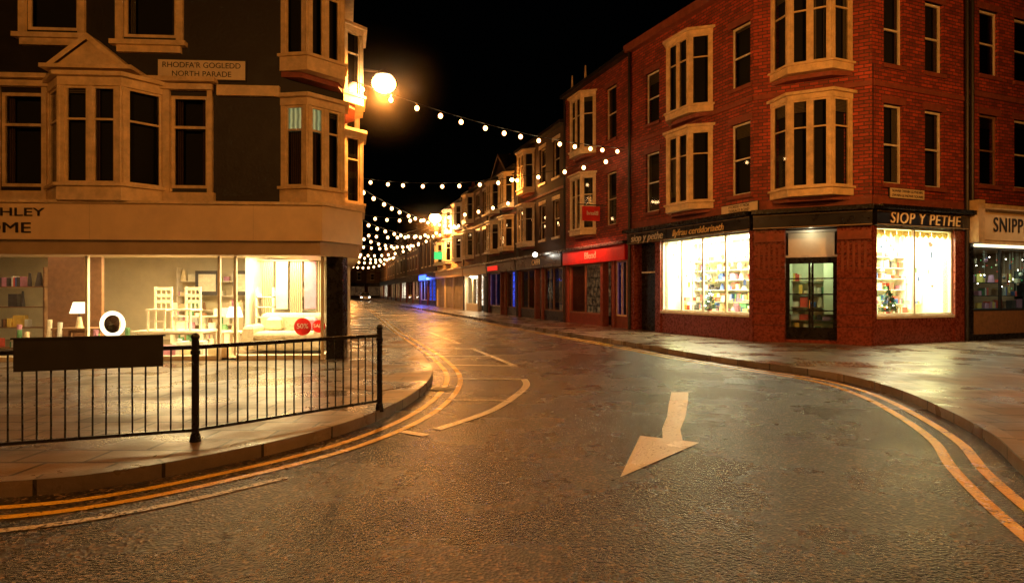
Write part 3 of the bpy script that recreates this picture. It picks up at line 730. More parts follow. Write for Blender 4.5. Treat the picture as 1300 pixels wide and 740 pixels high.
# ------------------------------------------------------------------ terrace along the right side of the street
def terrace(name, P, Q, H, floors, wm, trim, shop, bays=(), wins=(), gable=None, fascia='navy', sign=None, txt='gold', lit=None, rise=1.6, base_h=3.6, chim=True):
    O = Obj(name); F = Fr(P, Q); Ln = F.L; ops = []
    fh = (H - base_h - .3) / (floors - 1)
    lit = lit or {}
    for fl in range(1, floors):
        z0 = base_h + .75 + (fl - 1) * fh; z1 = z0 + fh * .62
        for i, u in enumerate(wins):
            ops.append(sash(O, F, u, .9, z0, z1, trim, trim if wm != 'brick' else 'stonered', trim if wm != 'brick' else 'stonered', inner=lit.get(('w', fl, i))))
        for i, u in enumerate(bays):
            bay(O, F, u, 2.0, .5, .45, z0 - .25, z1 + .3, trim, 2, .66, inner=lit.get(('b', fl, i)))
    wall(O, 'front_wall', wm, F, 0, Ln, base_h, H, ops)
    roof(O, F, 0, Ln, H, rise=rise, wm=wm)
    O.box('eaves_gutter', 'iron', F, 0, Ln, .0, .3, H - .14, H + .02)
    O.cyl('drainpipe', 'iron', F.p(.1, .1, .1), F.p(.1, .1, H - .1), .055, seg=6)
    O.box('string_course', 'stonered' if wm != 'render' else trim, F, 0, Ln, -.05, .05, base_h + fh + .05, base_h + fh + .17)
    if gable:
        u, w, hh = gable
        O.face('gable_front', wm, [F.p(u - w / 2, .06, H - .1), F.p(u + w / 2, .06, H - .1), F.p(u, .06, H + hh)], [(0, 0), (w, 0), (w / 2, hh)])
        for s_ in (-1, 1):
            O.face('gable_roof', 'slate', [F.p(u + s_ * (w / 2 + .1), .3, H - .15), F.p(u, .3, H + hh + .1), F.p(u, -4, H + hh + .1), F.p(u + s_ * (w / 2 + .1), -4, H - .15)])
            O.face('bargeboard', 'wood', [F.p(u + s_ * (w / 2 + .1), .31, H - .15), F.p(u, .31, H + hh + .1), F.p(u, .31, H + hh - .12), F.p(u + s_ * (w / 2 - .12), .31, H - .15)])
    if chim: chimney(O, F, .5, -3.6, H + .5, H + rise + 1.2, wm)
    O.box('shop_fascia', fascia, F, .1, Ln - .1, -.1, .2, base_h - .75, base_h - .12); O.box('fascia_cornice', 'black' if wm != 'render' else trim, F, 0, Ln, -.1, .34, base_h - .12, base_h)
    for (a, b, kind) in shop:
        O.box('pilaster', 'stonered' if fascia != 'creampanel' else 'white', F, a - .12, a + .1, -.2, .08, .1, base_h - .75)
        if kind == 'shutter':
            O.box('roller_shutter', 'shutter', F, a + .1, b - .12, -.15, -.05, .12, base_h - .75)
        elif kind == 'door':
            O.box('door', 'black', F, a + .1, b - .12, -.4, -.3, .12, base_h - .9); O.box('door_frame', trim, F, a + .1, b - .12, -.4, -.28, base_h - .9, base_h - .75)
        else:
            O.box('stall_riser', 'stonered' if fascia == 'redtext' else fascia, F, a + .1, b - .12, -.2, -.02, .1, .6)
            shopwin(O, F, a + .1, b - .12, .6, base_h - .75, 1, 'wood' if kind == 'shopdim' else trim, fw=.07)
            O.face('shop_interior', kind, [F.p(a, -.9, .5), F.p(b, -.9, .5), F.p(b, -.9, base_h - .7), F.p(a, -.9, base_h - .7)], [(a, 0), (b, 0), (b, 2.5), (a, 2.5)])
    O.box('pilaster', 'stonered' if fascia != 'creampanel' else 'white', F, Ln - .12, Ln, -.2, .08, .1, base_h - .75)
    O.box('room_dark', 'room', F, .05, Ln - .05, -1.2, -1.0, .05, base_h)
    if sign: O.text('shop_name', sign, F, Ln / 2, .22, base_h - .44, .42, txt, 1.2)
    return O, F

R = [(4.63, 24.7), (2.59, 30.5), (.376, 37.6), (-1.65, 44.1), (-3.83, 51.05), (-7.5, 63.0), (-10.6, 73), (-14.1, 84.4), (-18.2, 99), (-23, 117), (-29, 139)]
def seg(i): return R[i + 1], R[i]
O, F = terrace('brick_restaurant_building', *seg(0), 11.0, 3, 'brick', 'cream', [(.3, 3.9, 'shopdim'), (3.9, 4.9, 'door'), (4.9, 6.0, 'shopblue')], bays=(2.2,), wins=(4.6,), fascia='redtext', sign='Blend', txt='silver', chim=False)
O.box('hanging_sign', 'redtext', F, 4.1, 4.18, .3, 1.1, 4.55, 5.15); O.box('hanging_sign_bracket', 'iron', F, 4.12, 4.16, 0, 1.3, 5.2, 5.24)
O.text('hanging_sign_lettering', 'Blend', Fr(F.xy(4.19, .7), F.xy(4.19, 1.3)), 0, -.1, 4.85, .24, 'silver')
O.light('fascia_light', 'AREA', F.p(2.8, .75, 3.75), 60, (1, .22, .10), 3.5, .2, (math.radians(15), 0, math.atan2(F.d.y, F.d.x)))  # red fill lamp added to brighten the fascia, no fitting
O.light('restaurant_interior_light', 'AREA', F.p(2.2, -.5, 2.7), 24, (1, .2, .05), 3, .5, (0, 0, math.atan2(F.d.y, F.d.x)))
for k in range(2):
    q = F.p(1. + k * 1.4, .1, 11.0); O.cyl('roof_finial', 'cream', q, q + Vector((0, 0, .7)), .07, .03, 6)
O.flush()
O, F = terrace('tall_terrace_house', *seg(1), 9.9, 3, 'render3', 'cream', [(.3, 3.2, 'shopdim'), (3.2, 4.3, 'door'), (4.3, 7.2, 'shopdim')], bays=(1.9,), wins=(4.2, 6.2), sign='CAFFI'); 
O.light('fascia_light', 'POINT', F.p(5., .7, 3.5), 70, WARM, .08); O.ball('fascia_lamp', 'spot', F.p(5., .7, 3.5), .12); O.box('lamp_bracket', 'iron', F, 4.98, 5.02, .1, .7, 3.55, 3.58); O.flush()
O, F = terrace('gabled_terrace_house', *seg(2), 9.2, 3, 'render3', 'cream', [(.3, 3.3, 'shopblue'), (3.3, 4.3, 'door'), (4.3, 6.5, 'shopdim')], bays=(1.8, 4.9), gable=(3.4, 3.6, 1.2), fascia='navy')
O.box('lit_sign', 'neonred', F, .6, 3., .21, .24, 3.0, 3.3); O.flush()
O, F = terrace('rendered_terrace_house', *seg(3), 9.4, 3, 'render2', 'cream', [(.3, 4.6, 'shoplit'), (4.6, 7, 'door')], bays=(2.,), wins=(4.3, 6.2), fascia='creampanel')
O.light('shop_light', 'AREA', F.p(2.5, .1, 2.7), 240, WARM, 3, .3, (math.radians(30), 0, math.atan2(F.d.y, F.d.x))); O.flush()
O, F = terrace('bright_terrace_house', *seg(4), 9.2, 3, 'render', 'white', [(.3, 4.2, 'shutter'), (4.2, 8.2, 'shutter'), (8.2, 12.2, 'shutter')], bays=(2., 6.2, 10.4), fascia='creampanel')
O.box('hanging_sign', 'neongreen', F, 4., 4.1, .2, 1.0, 4.6, 5.3); O.flush()
O, F = terrace('low_terrace_house', *seg(5), 8.0, 2, 'render3', 'cream', [(.3, 5., 'shopblue'), (5, 10, 'shopdim')], wins=(1.5, 4, 6.5, 9), sign=None)
O.box('lit_sign', 'neonblue', F, .5, 5, .21, .26, 2.85, 3.4)
O.light('sign_light', 'AREA', F.p(3, .6, 3.), 400, (.06, .14, 1), 4, .5, (math.radians(30), 0, math.atan2(F.d.y, F.d.x))); O.flush()
O, F = terrace('brick_terrace_house', *seg(6), 8.6, 3, 'brick2', 'cream', [(.3, 6, 'shopdim'), (6, 11.5, 'shoplit')], wins=(1.5, 4, 6.5, 9), bays=()); O.flush()
O, F = terrace('rendered_terrace_house', *seg(7), 9.4, 3, 'render3', 'cream', [(.3, 7, 'shoplit'), (7, 14.5, 'shopdim')], wins=(3, 8, 12), gable=(5, 4, 1.6)); O.flush()
O, F = terrace('rendered_terrace_house', *seg(8), 9.0, 3, 'render3', 'cream', [(.3, 9, 'shopdim'), (9, 18, 'shoplit')], wins=(2, 6, 10, 14), bays=()); O.flush()
O, F = terrace('rendered_terrace_house', *seg(9), 10, 3, 'render2', 'cream', [(.3, 10, 'shoplit'), (10, 22, 'shopdim')], wins=(2, 7, 12, 17)); O.flush()
for k in range(4):
    x0 = -52 + k * 8.5
    O, F = terrace('rendered_terrace_house', (x0, 150 + k * .5), (x0 + 8.4, 150.4 + k * .5), 8.6 + (k % 2) * 1.2, 3, ['render2', 'render3', 'render2', 'brick2'][k], 'cream', [(.3, 4, 'shoplit' if k % 2 else 'shopdim'), (4, 8, 'shopdim')], wins=(1.5, 4.2, 6.9), gable=(4.2, 4, 2) if k % 2 else None); O.flush()
LW = lambda y: -3.95 - (y - 14.8) * .2655
ys = [26.5, 36, 46, 58, 72, 90, 112, 138]
for i in range(len(ys) - 1):
    O, F = terrace('rendered_terrace_house', (LW(ys[i]), ys[i]), (LW(ys[i + 1]), ys[i + 1]), [9.4, 8.6, 10, 9, 9.6, 8.8, 9.4][i], 3, ['render2', 'render3', 'brick2', 'render2', 'render3', 'render3', 'brick2'][i], 'cream',
                   [(.3, 4.5, ['shoplit', 'shopdim'][i % 2]), (4.5, 9, 'shopdim')], bays=(2.4, 6.6), wins=(), chim=i % 2 == 0); O.flush()

# ------------------------------------------------------------------ dark corner building with home-furnishing shop (left)
C = Obj('dark_corner_building')
G1 = Fr((-16, 12.87), (-5.0, 13.6)); gl = G1.L
G2 = Fr((-5.0, 13.6), (-3.95, 14.8)); G3 = Fr((-3.95, 14.8), (LW(26.5), 26.5))
HC = 11.
U = lambda x: (x + 16) / (G1.d.x)
ops = []
def cw(a, b, c, d, **k):
    window(C, G1, a, b, c, d, 'cream', v=-.02, fw=.07, depth=.25, **k); ops.append((a, b, c, d))
Z0, Z1 = 3.80, 5.78
cw(U(-10.72), U(-9.86), Z0, Z1, rail=.66, mull=0); cw(U(-7.28), U(-6.5), Z0, Z1, rail=.66, mull=0)
cw(U(-14.5), U(-13.4), Z0, Z1, rail=.66); cw(U(-12.9), U(-11.8), Z0, Z1, rail=.66)
cw(U(-10.2), U(-9.15), 7.1, 8.9, rail=.5); cw(U(-8.25), U(-7.15), 7.0, 8.9, rail=.5)
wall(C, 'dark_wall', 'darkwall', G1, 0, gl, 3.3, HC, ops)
for a, b in ((U(-10.72), U(-9.86)), (U(-7.28), U(-6.5))):
    C.box('window_surround', 'cream', G1, a - .13, a, -.05, .09, Z0 - .1, Z1 + .1); C.box('window_surround', 'cream', G1, b, b + .1, -.05, .09, Z0 - .1, Z1 + .1)
for a, b, c, d in ops[4:]:
    C.box('window_surround', 'cream', G1, a - .14, a, -.05, .07, c - .1, d + .1); C.box('window_surround', 'cream', G1, b, b + .14, -.05, .07, c - .1, d + .1)
    C.box('window_sill', 'cream', G1, a - .22, b + .22, -.05, .16, c - .2, c - .1); C.box('window_sill_apron', 'cream', G1, a - .1, b + .1, -.05, .09, c - .34, c - .2)
bay(C, G1, (U(-9.80) + U(-7.35)) / 2, U(-7.35) - U(-9.80), .62, .62, 3.45, 6.02, 'cream', 2, .66, top=.26, bot=.28, postw=.11)
C.box('cornice', 'cream', G1, U(-10.9), U(-9.7), -.05, .14, Z1 + .1, 6.0); C.box('cornice', 'cream', G1, U(-7.45), U(-6.38), -.05, .14, Z1 + .1, 6.0)
C.box('cornice', 'cream', G1, U(-10.95), U(-6.3), -.05, .24, 6.025, 6.12)
C.box('sill_band', 'cream', G1, U(-10.9), U(-9.75), -.05, .12, 3.52, 3.70); C.box('sill_band', 'cream', G1, U(-7.4), U(-6.35), -.05, .12, 3.52, 3.70)
C.box('string_course', 'cream', G1, U(-6.3), gl, -.05, .10, 5.78, 6.0)
uc = (U(-9.80) + U(-7.35)) / 2 - .1
def gab(u, w, h, z, v):
    a, b, t = (u - w / 2, z), (u + w / 2, z), (u, z + h)
    C.face('pediment', 'cream', [G1.p(a[0], v, a[1]), G1.p(b[0], v, b[1]), G1.p(t[0], v, t[1])])
    for s_ in (-1, 1):
        e = u + s_ * w / 2; e2 = u + s_ * (w / 2 + .12)
        pts = [(e2, z), (u, z + h + .12), (u, z + h - .02), (e, z - .02)]
        C.face('pediment_mould', 'cream', [G1.p(x, v + .09, zz) for x, zz in pts])
        C.face('pediment_mould', 'cream', [G1.p(e2, v + .09, z), G1.p(u, v + .09, z + h + .12), G1.p(u, -.0, z + h + .12), G1.p(e2, 0, z)])
gab(uc - .0, 1.5, .6, 6.13, .5)
C.box('pediment_base', 'cream', G1, uc - .9, uc + .9, 0, .62, 6.12, 6.2)
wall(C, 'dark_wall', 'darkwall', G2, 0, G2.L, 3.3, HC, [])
for z0, z1, lit in ((3.5, 5.85, 'x'), (6.35, 8.9, None)):
    bay(C, G2, G2.L / 2, 1.55, .5, .32, z0, z1, 'cream', 2, .7, top=.24, bot=.3, postw=.09, lits={(0, 0): 'litcurtain', (1, 0): 'litcurtain'} if lit else None)
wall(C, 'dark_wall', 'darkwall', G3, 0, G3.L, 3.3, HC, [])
for u in (3.5, 8.): bay(C, G3, u, 2., .5, .4, 3.8, 6.1, 'cream', 2, .66); bay(C, G3, u, 2., .5, .4, 6.8, 9., 'cream', 2, .66)
for F in (G1, G2, G3): C.box('eaves_cornice', 'cream', F, 0, F.L, -.1, .3, HC - .3, HC)
bk = [(-16, 12.87), (-5, 13.6), (-3.95, 14.8), (LW(26.5), 26.5), (-16, 26.5)]
for i in range(5):
    a, b = bk[i], bk[(i + 1) % 5]; C.face('roof', 'slate', [(a[0], a[1], HC), (b[0], b[1], HC), (-10, 19, HC + 3)])
C.face('back_wall', 'darkwall', [(-16, 12.87, 0), (-16, 26.5, 0), (-16, 26.5, HC), (-16, 12.87, HC)]); C.face('back_wall', 'darkwall', [(-16, 26.5, 0), (LW(26.5), 26.5, 0), (LW(26.5), 26.5, HC), (-16, 26.5, HC)])
fp = [(-16, 12.3), (-3.98, 13.2), (-3.42, 14.4), (-3.75, 15.8), (LW(26.5) + .3, 26.4), (LW(26.5) - .4, 26.4), (-5.0, 15.5), (-5.4, 14.2), (-16, 13.4)]
C.prism('fascia_canopy', 'creampanel', WF, fp, 2.66, 3.40)
fp2 = [(-16, 12.42), (-4.05, 13.3), (-3.52, 14.4), (-3.85, 15.8), (LW(26.5) + .2, 26.4), (LW(26.5) - .4, 26.4), (-5.0, 15.5), (-5.4, 14.2), (-16, 13.4)]
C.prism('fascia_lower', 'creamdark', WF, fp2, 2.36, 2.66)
fp3 = [(-16, 12.24), (-3.93, 13.15), (-3.36, 14.4), (-3.7, 15.8), (-5.0, 15.5), (-5.4, 14.2), (-16, 13.4)]
C.prism('fascia_coping', 'cream', WF, fp3, 3.40, 3.46)
GFF = Fr((-16, 12.3), (-3.98, 13.2))
for k in range(4): C.box('fascia_panel_joint', 'creamdark', GFF, .9 + k * 3.25, .904 + k * 3.25, 0, .003, 2.67, 3.39)
C.text('shop_name', 'LAURA ASHLEY', GFF, 16 - 10.75, .014, 3.2, .235, 'darktext', 1.6); C.text('shop_name', 'HOME', GFF, 16 - 10.35, .014, 2.88, .30, 'darktext', 1.5)
C.box('corner_pillar', 'black', WF, -4.08, -3.72, 13.85, 14.25, .1, 2.36)
GS = Fr((-16, 12.95), (-4.12, 13.75)); V = lambda x: (x + 16) / GS.d.x
def gpane(a, b): C.face('shop_glass', 'shopglass', [GS.p(V(a), 0, .22), GS.p(V(b), 0, .22), GS.p(V(b), 0, 2.36), GS.p(V(a), 0, 2.36)])
gpane(-16, -6.3); gpane(-5.95, -4.15)
C.box('shopfront_sill', 'silver', GS, 0, V(-6.3), -.1, .04, .1, .22); C.box('shopfront_sill', 'silver', GS, V(-5.95), V(-4.12), -.1, .04, .1, .22)
for x in (-13.2, -11.1, -9.05, -6.32, -5.98, -4.14): C.box('shopfront_mullion', 'silver', GS, V(x) - .025, V(x) + .025, -.06, .03, .22, 2.36)
S3 = Fr((-4.12, 13.75), (-4.9, 17.2)); C.face('shop_glass', 'shopglass', [S3.p(0, 0, .22), S3.p(S3.L, 0, .22), S3.p(S3.L, 0, 2.36), S3.p(0, 0, 2.36)])
C.box('shopfront_sill', 'silver', S3, 0, S3.L, -.06, .04, .1, .22)
C.box('side_wall', 'darkwall', Fr((-4.9, 17.2), (LW(26.5), 26.5)), 0, 9.6, -.2, 0, .1, 2.4)
C.face('shop_floor', 'woodfloor', [(-16, 13.0, .16), (-4.15, 13.8, .16), (-4.9, 18.9, .16), (-16, 18.9, .16)])
C.face('shop_ceiling', 'pale', [(-16, 13.0, 2.6), (-4.15, 13.8, 2.6), (-4.9, 18.9, 2.6), (-16, 18.9, 2.6)])
C.face('shop_back_wall', 'pale', [(-16, 18.9, .1), (-4.9, 18.9, .1), (-4.9, 18.9, 2.6), (-16, 18.9, 2.6)])
C.box('shop_partition', 'pale', WF, -4.95, -4.85, 17.2, 18.9, .1, 2.6)
C.box('shop_partition', 'white', WF, -6.6, -6.5, 15.6, 18.9, .16, 2.6)
C.box('shop_partition', 'g6', WF, -11.2, -9.9, 15.2, 15.3, .16, 2.6)
for x in (-8.6, -7.2, -5.6):
    C.box('light_panel', 'tube', WF, x - .45, x + .45, 14.9, 15.1, 2.56, 2.59); C.box('light_panel', 'tube', WF, x - .45, x + .45, 16.9, 17.1, 2.56, 2.59)
for x in (-8.4, -7.6, -6.8, -5.7, -5.2, -4.7): C.ball('spotlight', 'spot', (x, 14.1, 2.45), .045)
C.light('shop_light', 'AREA', (-5.4, 14.9, 2.5), 560, (1, .76, .36), 1.6, 2.2); C.light('shop_light', 'AREA', (-8.0, 15.0, 2.5), 400, (1, .70, .30), 2.6, 2.4); C.light('shop_light', 'AREA', (-12, 15.2, 2.5), 24, (1, .55, .25), 3, 2.4)
pal = ['g1', 'g9', 'g7', 'g1', 'g9', 'g5', 'g6', 'g2']
IF = Fr((-9.8, 18.8), (-6.7, 18.8)); shelves(C, IF, 0, 3.0, .4, .2, 2.3, 5, .7, gs=pal)
IF2 = Fr((-6.4, 18.4), (-5.0, 18.4)); shelves(C, IF2, 0, 1.3, .3, .2, 2.3, 5, .8, gs=pal)
IF3 = Fr((-9.0, 16.6), (-7.0, 16.6)); shelves(C, IF3, 0, 1.8, 0, .2, 1.3, 3, .6, gs=pal)
shelves(C, Fr((-6.35, 15.6), (-5.9, 15.6)), 0, .45, 0, .2, 1.7, 6, .95, gs=pal)
shelves(C, Fr((-15, 15.5), (-11.3, 15.5)), 0, 3.5, 0, .2, 2.2, 4, .6, frame='wood')
for k, x in enumerate((-6.2, -5.85, -5.5, -5.15, -4.85)):
    zz = 1.05 + .12 * (k % 2)
    C.face('hanging_fabric', ['fabricfold', 'g9', 'fabricfold', 'g5', 'fabricfold'][k], [(x, 15.62, zz), (x + .3, 15.60, zz), (x + .3, 15.60, 2.35), (x, 15.62, 2.35)], [(x * 1, zz), (x + .3, zz), (x + .3, 2.3), (x, 2.3)])
C.cyl('curtain_pole', 'wood', (-6.3, 15.6, 2.36), (-4.5, 15.6, 2.36), .02, seg=6)
for k in range(22):
    x = random.uniform(-11.2, -6.4); y = 13.75 + random.uniform(0, .3); w = random.uniform(.12, .28); q = (x, y, .17)
    if k % 2: C.box('folded_linen', random.choice(pal), Fr((x, y), d=(.98, .2)), -w, w, -w * .7, w * .7, .17, .17 + w * 1.2)
    else: C.cyl('wallpaper_roll', random.choice(pal), q, (x + .04, y, .17 + w * 3), .05, seg=10)
C.flush(smooth=('spotlight',))
for x0 in (-8.1, -9.2): 
    O = Obj('framed_picture'); O.box('frame', 'g8', WF, x0, x0 + .7, 18.3, 18.34, 1.5, 2.2); O.box('print', 'g1', WF, x0 + .1, x0 + .6, 18.28, 18.30, 1.6, 2.1); O.flush()

def chair(x, y, z, s=1., rot=0.):
    O = Obj('dining_chair', (x, y, z)); F = Fr((x, y), d=(math.cos(rot), math.sin(rot)))
    for u in (-.2, .16):
        O.box('leg', 'white', F, u, u + .04, .16, .2, z, z + .45); O.box('back_post', 'white', F, u, u + .04, -.2, -.16, z, z + 1.0)
    O.box('seat', 'white', F, -.22, .22, -.22, .22, z + .45, z + .49)
    for h in (.62, .76, .92): O.box('back_rail', 'white', F, -.16, .16, -.19, -.165, z + h, z + h + .07)
    for u in (-.06, .05): O.box('back_spindle', 'white', F, u, u + .02, -.185, -.17, z + .5, z + .92)
    O.box('stretcher', 'white', F, -.2, .2, .17, .19, z + .2, z + .23); O.flush()
def table(x, y, w, d, h, m='white', z=.16):
    O = Obj('display_table', (x, y, z)); F = Fr((x, y), d=(1, 0))
    O.box('top', m, F, -w / 2, w / 2, -d / 2, d / 2, z + h - .04, z + h)
    O.box('apron', m, F, -w / 2 + .05, w / 2 - .05, -d / 2 + .05, -d / 2 + .07, z + h - .13, z + h - .04)
    for a in (-w / 2 + .03, w / 2 - .09):
        for b in (-d / 2 + .03, d / 2 - .09): O.box('leg', m, F, a, a + .06, b, b + .06, z, z + h - .04)
    O.flush()
table(-7.75, 14.55, 1.6, .8, .55); chair(-8.1, 14.5, .71, 1, .1); chair(-7.45, 14.5, .71, 1, -.15)
table(-9.7, 14.3, 1.1, .6, .62, 'wood'); table(-6.6, 15.0, .5, .6, .5)
O = Obj('round_mirror'); 
c = Vector((-8.85, 13.98, .88))
for i in range(28):
    a = 2 * math.pi * i / 28; b = 2 * math.pi * (i + 1) / 28
    P_ = lambda t, rr, y=0: c + Vector((math.cos(t) * rr, y, math.sin(t) * rr))
    O.face('frame', 'litsign', [P_(a, .2, -.02), P_(b, .2, -.02), P_(b, .29, -.02), P_(a, .29, -.02)]); O.face('mirror_face', 'mirror', [P_(a, .2, -.01), P_(b, .2, -.01), c])
O.box('stand', 'white', WF, -9.05, -8.65, 13.99, 14.1, .16, .6); O.flush()
def tlamp(x, y, z):
    O = Obj('table_lamp', (x, y, z)); O.cyl('base', 'g9', (x, y, z), (x, y, z + .25), .08, .04, 10); O.cyl('stem', 'iron', (x, y, z + .25), (x, y, z + .36), .015)
    O.cyl('shade', 'litsign', (x, y, z + .33), (x, y, z + .58), .19, .12, 16, False); O.flush()
tlamp(-9.75, 14.2, .78); tlamp(-6.6, 15., .66); tlamp(-11.9, 14.2, .8)
O = Obj('sofa', (-5.3, 14.8, .16)); F = Fr((-6.2, 15.1), d=(1, 0))
def soft(part, a, b, v0, v1, z0, z1, r=.07, m='fabric'):
    zs = [z0, z0 + r * .4, z0 + r, z1 - r, z1 - r * .4, z1]; ins = [r, r * .35, 0, 0, r * .35, r]
    for i in range(5):
        q = []
        for z, n_ in ((zs[i], ins[i]), (zs[i + 1], ins[i + 1])): q.append([F.p(a + n_, v0 + n_, z), F.p(b - n_, v0 + n_, z), F.p(b - n_, v1 - n_, z), F.p(a + n_, v1 - n_, z)])
        for k in range(4): O.face(part, m, [q[0][k], q[0][(k + 1) % 4], q[1][(k + 1) % 4], q[1][k]])
    O.face(part, m, [F.p(a + r, v0 + r, z1), F.p(b - r, v0 + r, z1), F.p(b - r, v1 - r, z1), F.p(a + r, v1 - r, z1)])
soft('base', 0, 1.8, -.4, .45, .22, .5); soft('seat_cushion', .2, .9, -.2, .5, .48, .66); soft('seat_cushion', .9, 1.6, -.2, .5, .48, .66)
soft('backrest', .1, 1.7, -.5, -.2, .4, 1.08, .1); soft('arm', -.05, .2, -.5, .5, .22, .82, .09); soft('arm', 1.6, 1.85, -.5, .5, .22, .82, .09)
soft('scatter_cushion', .3, .65, -.2, -.02, .66, .98, .07, 'g9'); soft('scatter_cushion', 1.15, 1.5, -.2, -.02, .66, .98, .07, 'g5'); O.flush()
def sale(x, y, z, rr, t):
    O = Obj('sale_sign', (x, y, z)); O.cyl('disc', 'redtext', (x, y, z), (x, y - .02, z), rr, seg=28)
    O.text('lettering', t, Fr((x, y), d=(1, 0)), 0, .03, z + .01, rr * .8, 'silver', extrude=.002); O.cyl('string', 'silver', (x, y - .01, z + rr), (x, y - .01, 2.3), .003, seg=4); O.flush()
sale(-4.58, 13.80, .83, .19, '50%'); sale(-4.27, 13.95, .83, .14, 'SALE')
plate(G1, U(-6.62), 6.32, 1.8, .4, ["RHODFA'R GOGLEDD", 'NORTH PARADE'], .165)

# ------------------------------------------------------------------ pedestrian guard railing & hanging board
O = Obj('pedestrian_railing')
rp_ = [(-6.6, 4.85), (-4.83, 5.54), (-3.13, 6.23), (-1.66, 7.9)]
for i in range(3):
    F = Fr(rp_[i], rp_[i + 1])
    O.box('top_rail', 'black', F, 0, F.L, -.025, .025, 1.03, 1.07); O.box('bottom_rail', 'black', F, 0, F.L, -.02, .02, .22, .25)
    n = int(F.L / .105)
    for k in range(1, n):
        u = F.L * k / n; O.cyl('bar', 'black', F.p(u, 0, .25), F.p(u + random.uniform(-.004, .004), 0, 1.03), .0085, seg=6, cap=False)
for p in rp_:
    O.cyl('post', 'black', (p[0], p[1], .1), (p[0], p[1], 1.12), .035, seg=12); O.cyl('post_foot', 'black', (p[0], p[1], .1), (p[0], p[1], .2), .06, .04, seg=12)
    O.cyl('post_collar', 'black', (p[0], p[1], .98), (p[0], p[1], 1.02), .045, seg=12); O.ball('post_finial', 'black', (p[0], p[1], 1.15), .042)
O.flush(smooth=('post_finial',))
O = Obj('direction_sign_board'); F = Fr((-4.83, 5.54), (-3.13, 6.23))
O.box('panel', 'blackmatt', F, .38, 1.56, .035, .06, .88, 1.17); 
for u in (.6, 1.3): O.box('clip', 'iron', F, u, u + .05, -.03, .035, 1.0, 1.1)
O.box('panel_edge', 'iron', F, .36, 1.58, .03, .066, 1.17, 1.185); O.flush()

# ------------------------------------------------------------------ festoon string lights
def string(a, b, sag, n, r=.06, skip=()):
    a = Vector(a); b = Vector(b); O = Obj('string_lights')
    P = lambda t: a.lerp(b, t) - Vector((0, 0, 4 * sag * t * (1 - t)))
    prev = a
    for i in range(1, 33):
        q = P(i / 32); O.cyl('wire', 'iron', prev, q, .012, seg=4, cap=False); prev = q
    for i in range(n):
        t = (i + .5 + random.uniform(-.12, .12)) / n; q = P(t); s_ = Vector((random.uniform(-.03, .03), random.uniform(-.03, .03), -.07))
        O.cyl('lamp_holder', 'black', q, q + s_, .025, seg=6); O.ball('bulb', 'bulb', q + s_ - Vector((0, 0, r)), r, 1.1, 10, 8)
    O.flush(smooth=('bulb',))
def RW(y):
    for i in range(len(R) - 1):
        if R[i][1] <= y <= R[i + 1][1]:
            t = (y - R[i][1]) / (R[i + 1][1] - R[i][1]); return R[i][0] + t * (R[i + 1][0] - R[i][0])
    return R[-1][0]
def st(yl, yr, zl=7.3, zr=7.3, sag=.6, n=14, r=.06): string((LW(yl) + .1, yl, zl), (RW(yr) - .1, yr, zr), sag, n, r)
st(16.9, 24.9, 7.3, 7.25, .35, 14, .072)
st(30.5, 25.4, 7.2, 7.1, .7, 14, .08)
st(30.5, 52, 7.1, 7.2, .7, 16, .10)
st(44, 38, 7.2, 7.2, .8, 13, .10)
st(44, 60, 7.2, 7.2, .8, 13, .12)
st(56, 52, 7.2, 7.2, .8, 12, .12); st(56, 72, 7.2, 7.2, .8, 12, .13); st(70, 66, 7.2, 7.2, .8, 11, .13); st(84, 78, 7.2, 7.2, .8, 10, .15); st(84, 98, 7.2, 7.2, .8, 10, .15); st(104, 98, 7.2, 7.2, .8, 9, .17); st(125, 118, 7.2, 7.2, .8, 8, .2)

# ------------------------------------------------------------------ street lamps
def lantern(O, p, r=.26, m='lantern'):
    p = Vector(p); O.ball('lantern_bowl', m, p - Vector((0, 0, .02)), r, .8, 20, 12); O.cyl('lantern_hood', 'iron', p + Vector((0, 0, r * .55)), p + Vector((0, 0, r * .55 + .16)), r * .8, r * .3, 14)
def wall_lamp(p, wallp, power, r=.26, col=SOD, kind='POINT', lamp_halo=0, mm='lamp_halo'):
    O = Obj('wall_street_lamp', p); lantern(O, p, r); p = Vector(p); w = Vector((wallp[0], wallp[1], p.z + .5))
    O.cyl('bracket_arm', 'iron', w, p + Vector((0, 0, .3)), .035, seg=8); O.cyl('bracket_stay', 'iron', w - Vector((0, 0, .6)), w.lerp(p, .5) + Vector((0, 0, .15)), .02, seg=6)
    O.light('lamp_light', kind, p - Vector((0, 0, r * .8 + .12)), power, col, .1); O.flush(smooth=('lantern_bowl',))
    if lamp_halo:
        K = Obj('lamp_halo', p); K.ball('halo_volume', mm, p, lamp_halo, 1., 32, 20); K.flush(smooth=('halo_volume',))  # haze ball added round the lantern to draw its halo
def post_lamp(x, y, hx, hy, power, h=7.6, col=SOD, kind='POINT'):
    O = Obj('street_lamp', (x, y, .1)); O.cyl('column', 'iron', (x, y, .1), (x, y, h), .09, .05, 12); O.cyl('column_base', 'iron', (x, y, .1), (x, y, 1.2), .14, .12, 12)
    O.cyl('arm', 'iron', (x, y, h - .05), (hx, hy, h + .15), .035, seg=8); lantern(O, (hx, hy, h), .26)
    O.light('lamp_light', kind, (hx, hy, h - .4), power, col, .14); O.flush(smooth=('lantern_bowl',))
wall_lamp((-3.6, 17.7, 7.45), (LW(17.9), 17.9), 1600, .34, lamp_halo=2.3)
wall_lamp((-6.7, 55, 8.0), (RW(56), 56), 3600, .55, lamp_halo=4, mm='lamp_halo2')
wall_lamp((-14.5, 88, 8.0), (RW(90), 90), 1300, .4); wall_lamp((LW(70) + 1.3, 70, 8.0), (LW(70), 70), 900, .34, kind='SPOT')
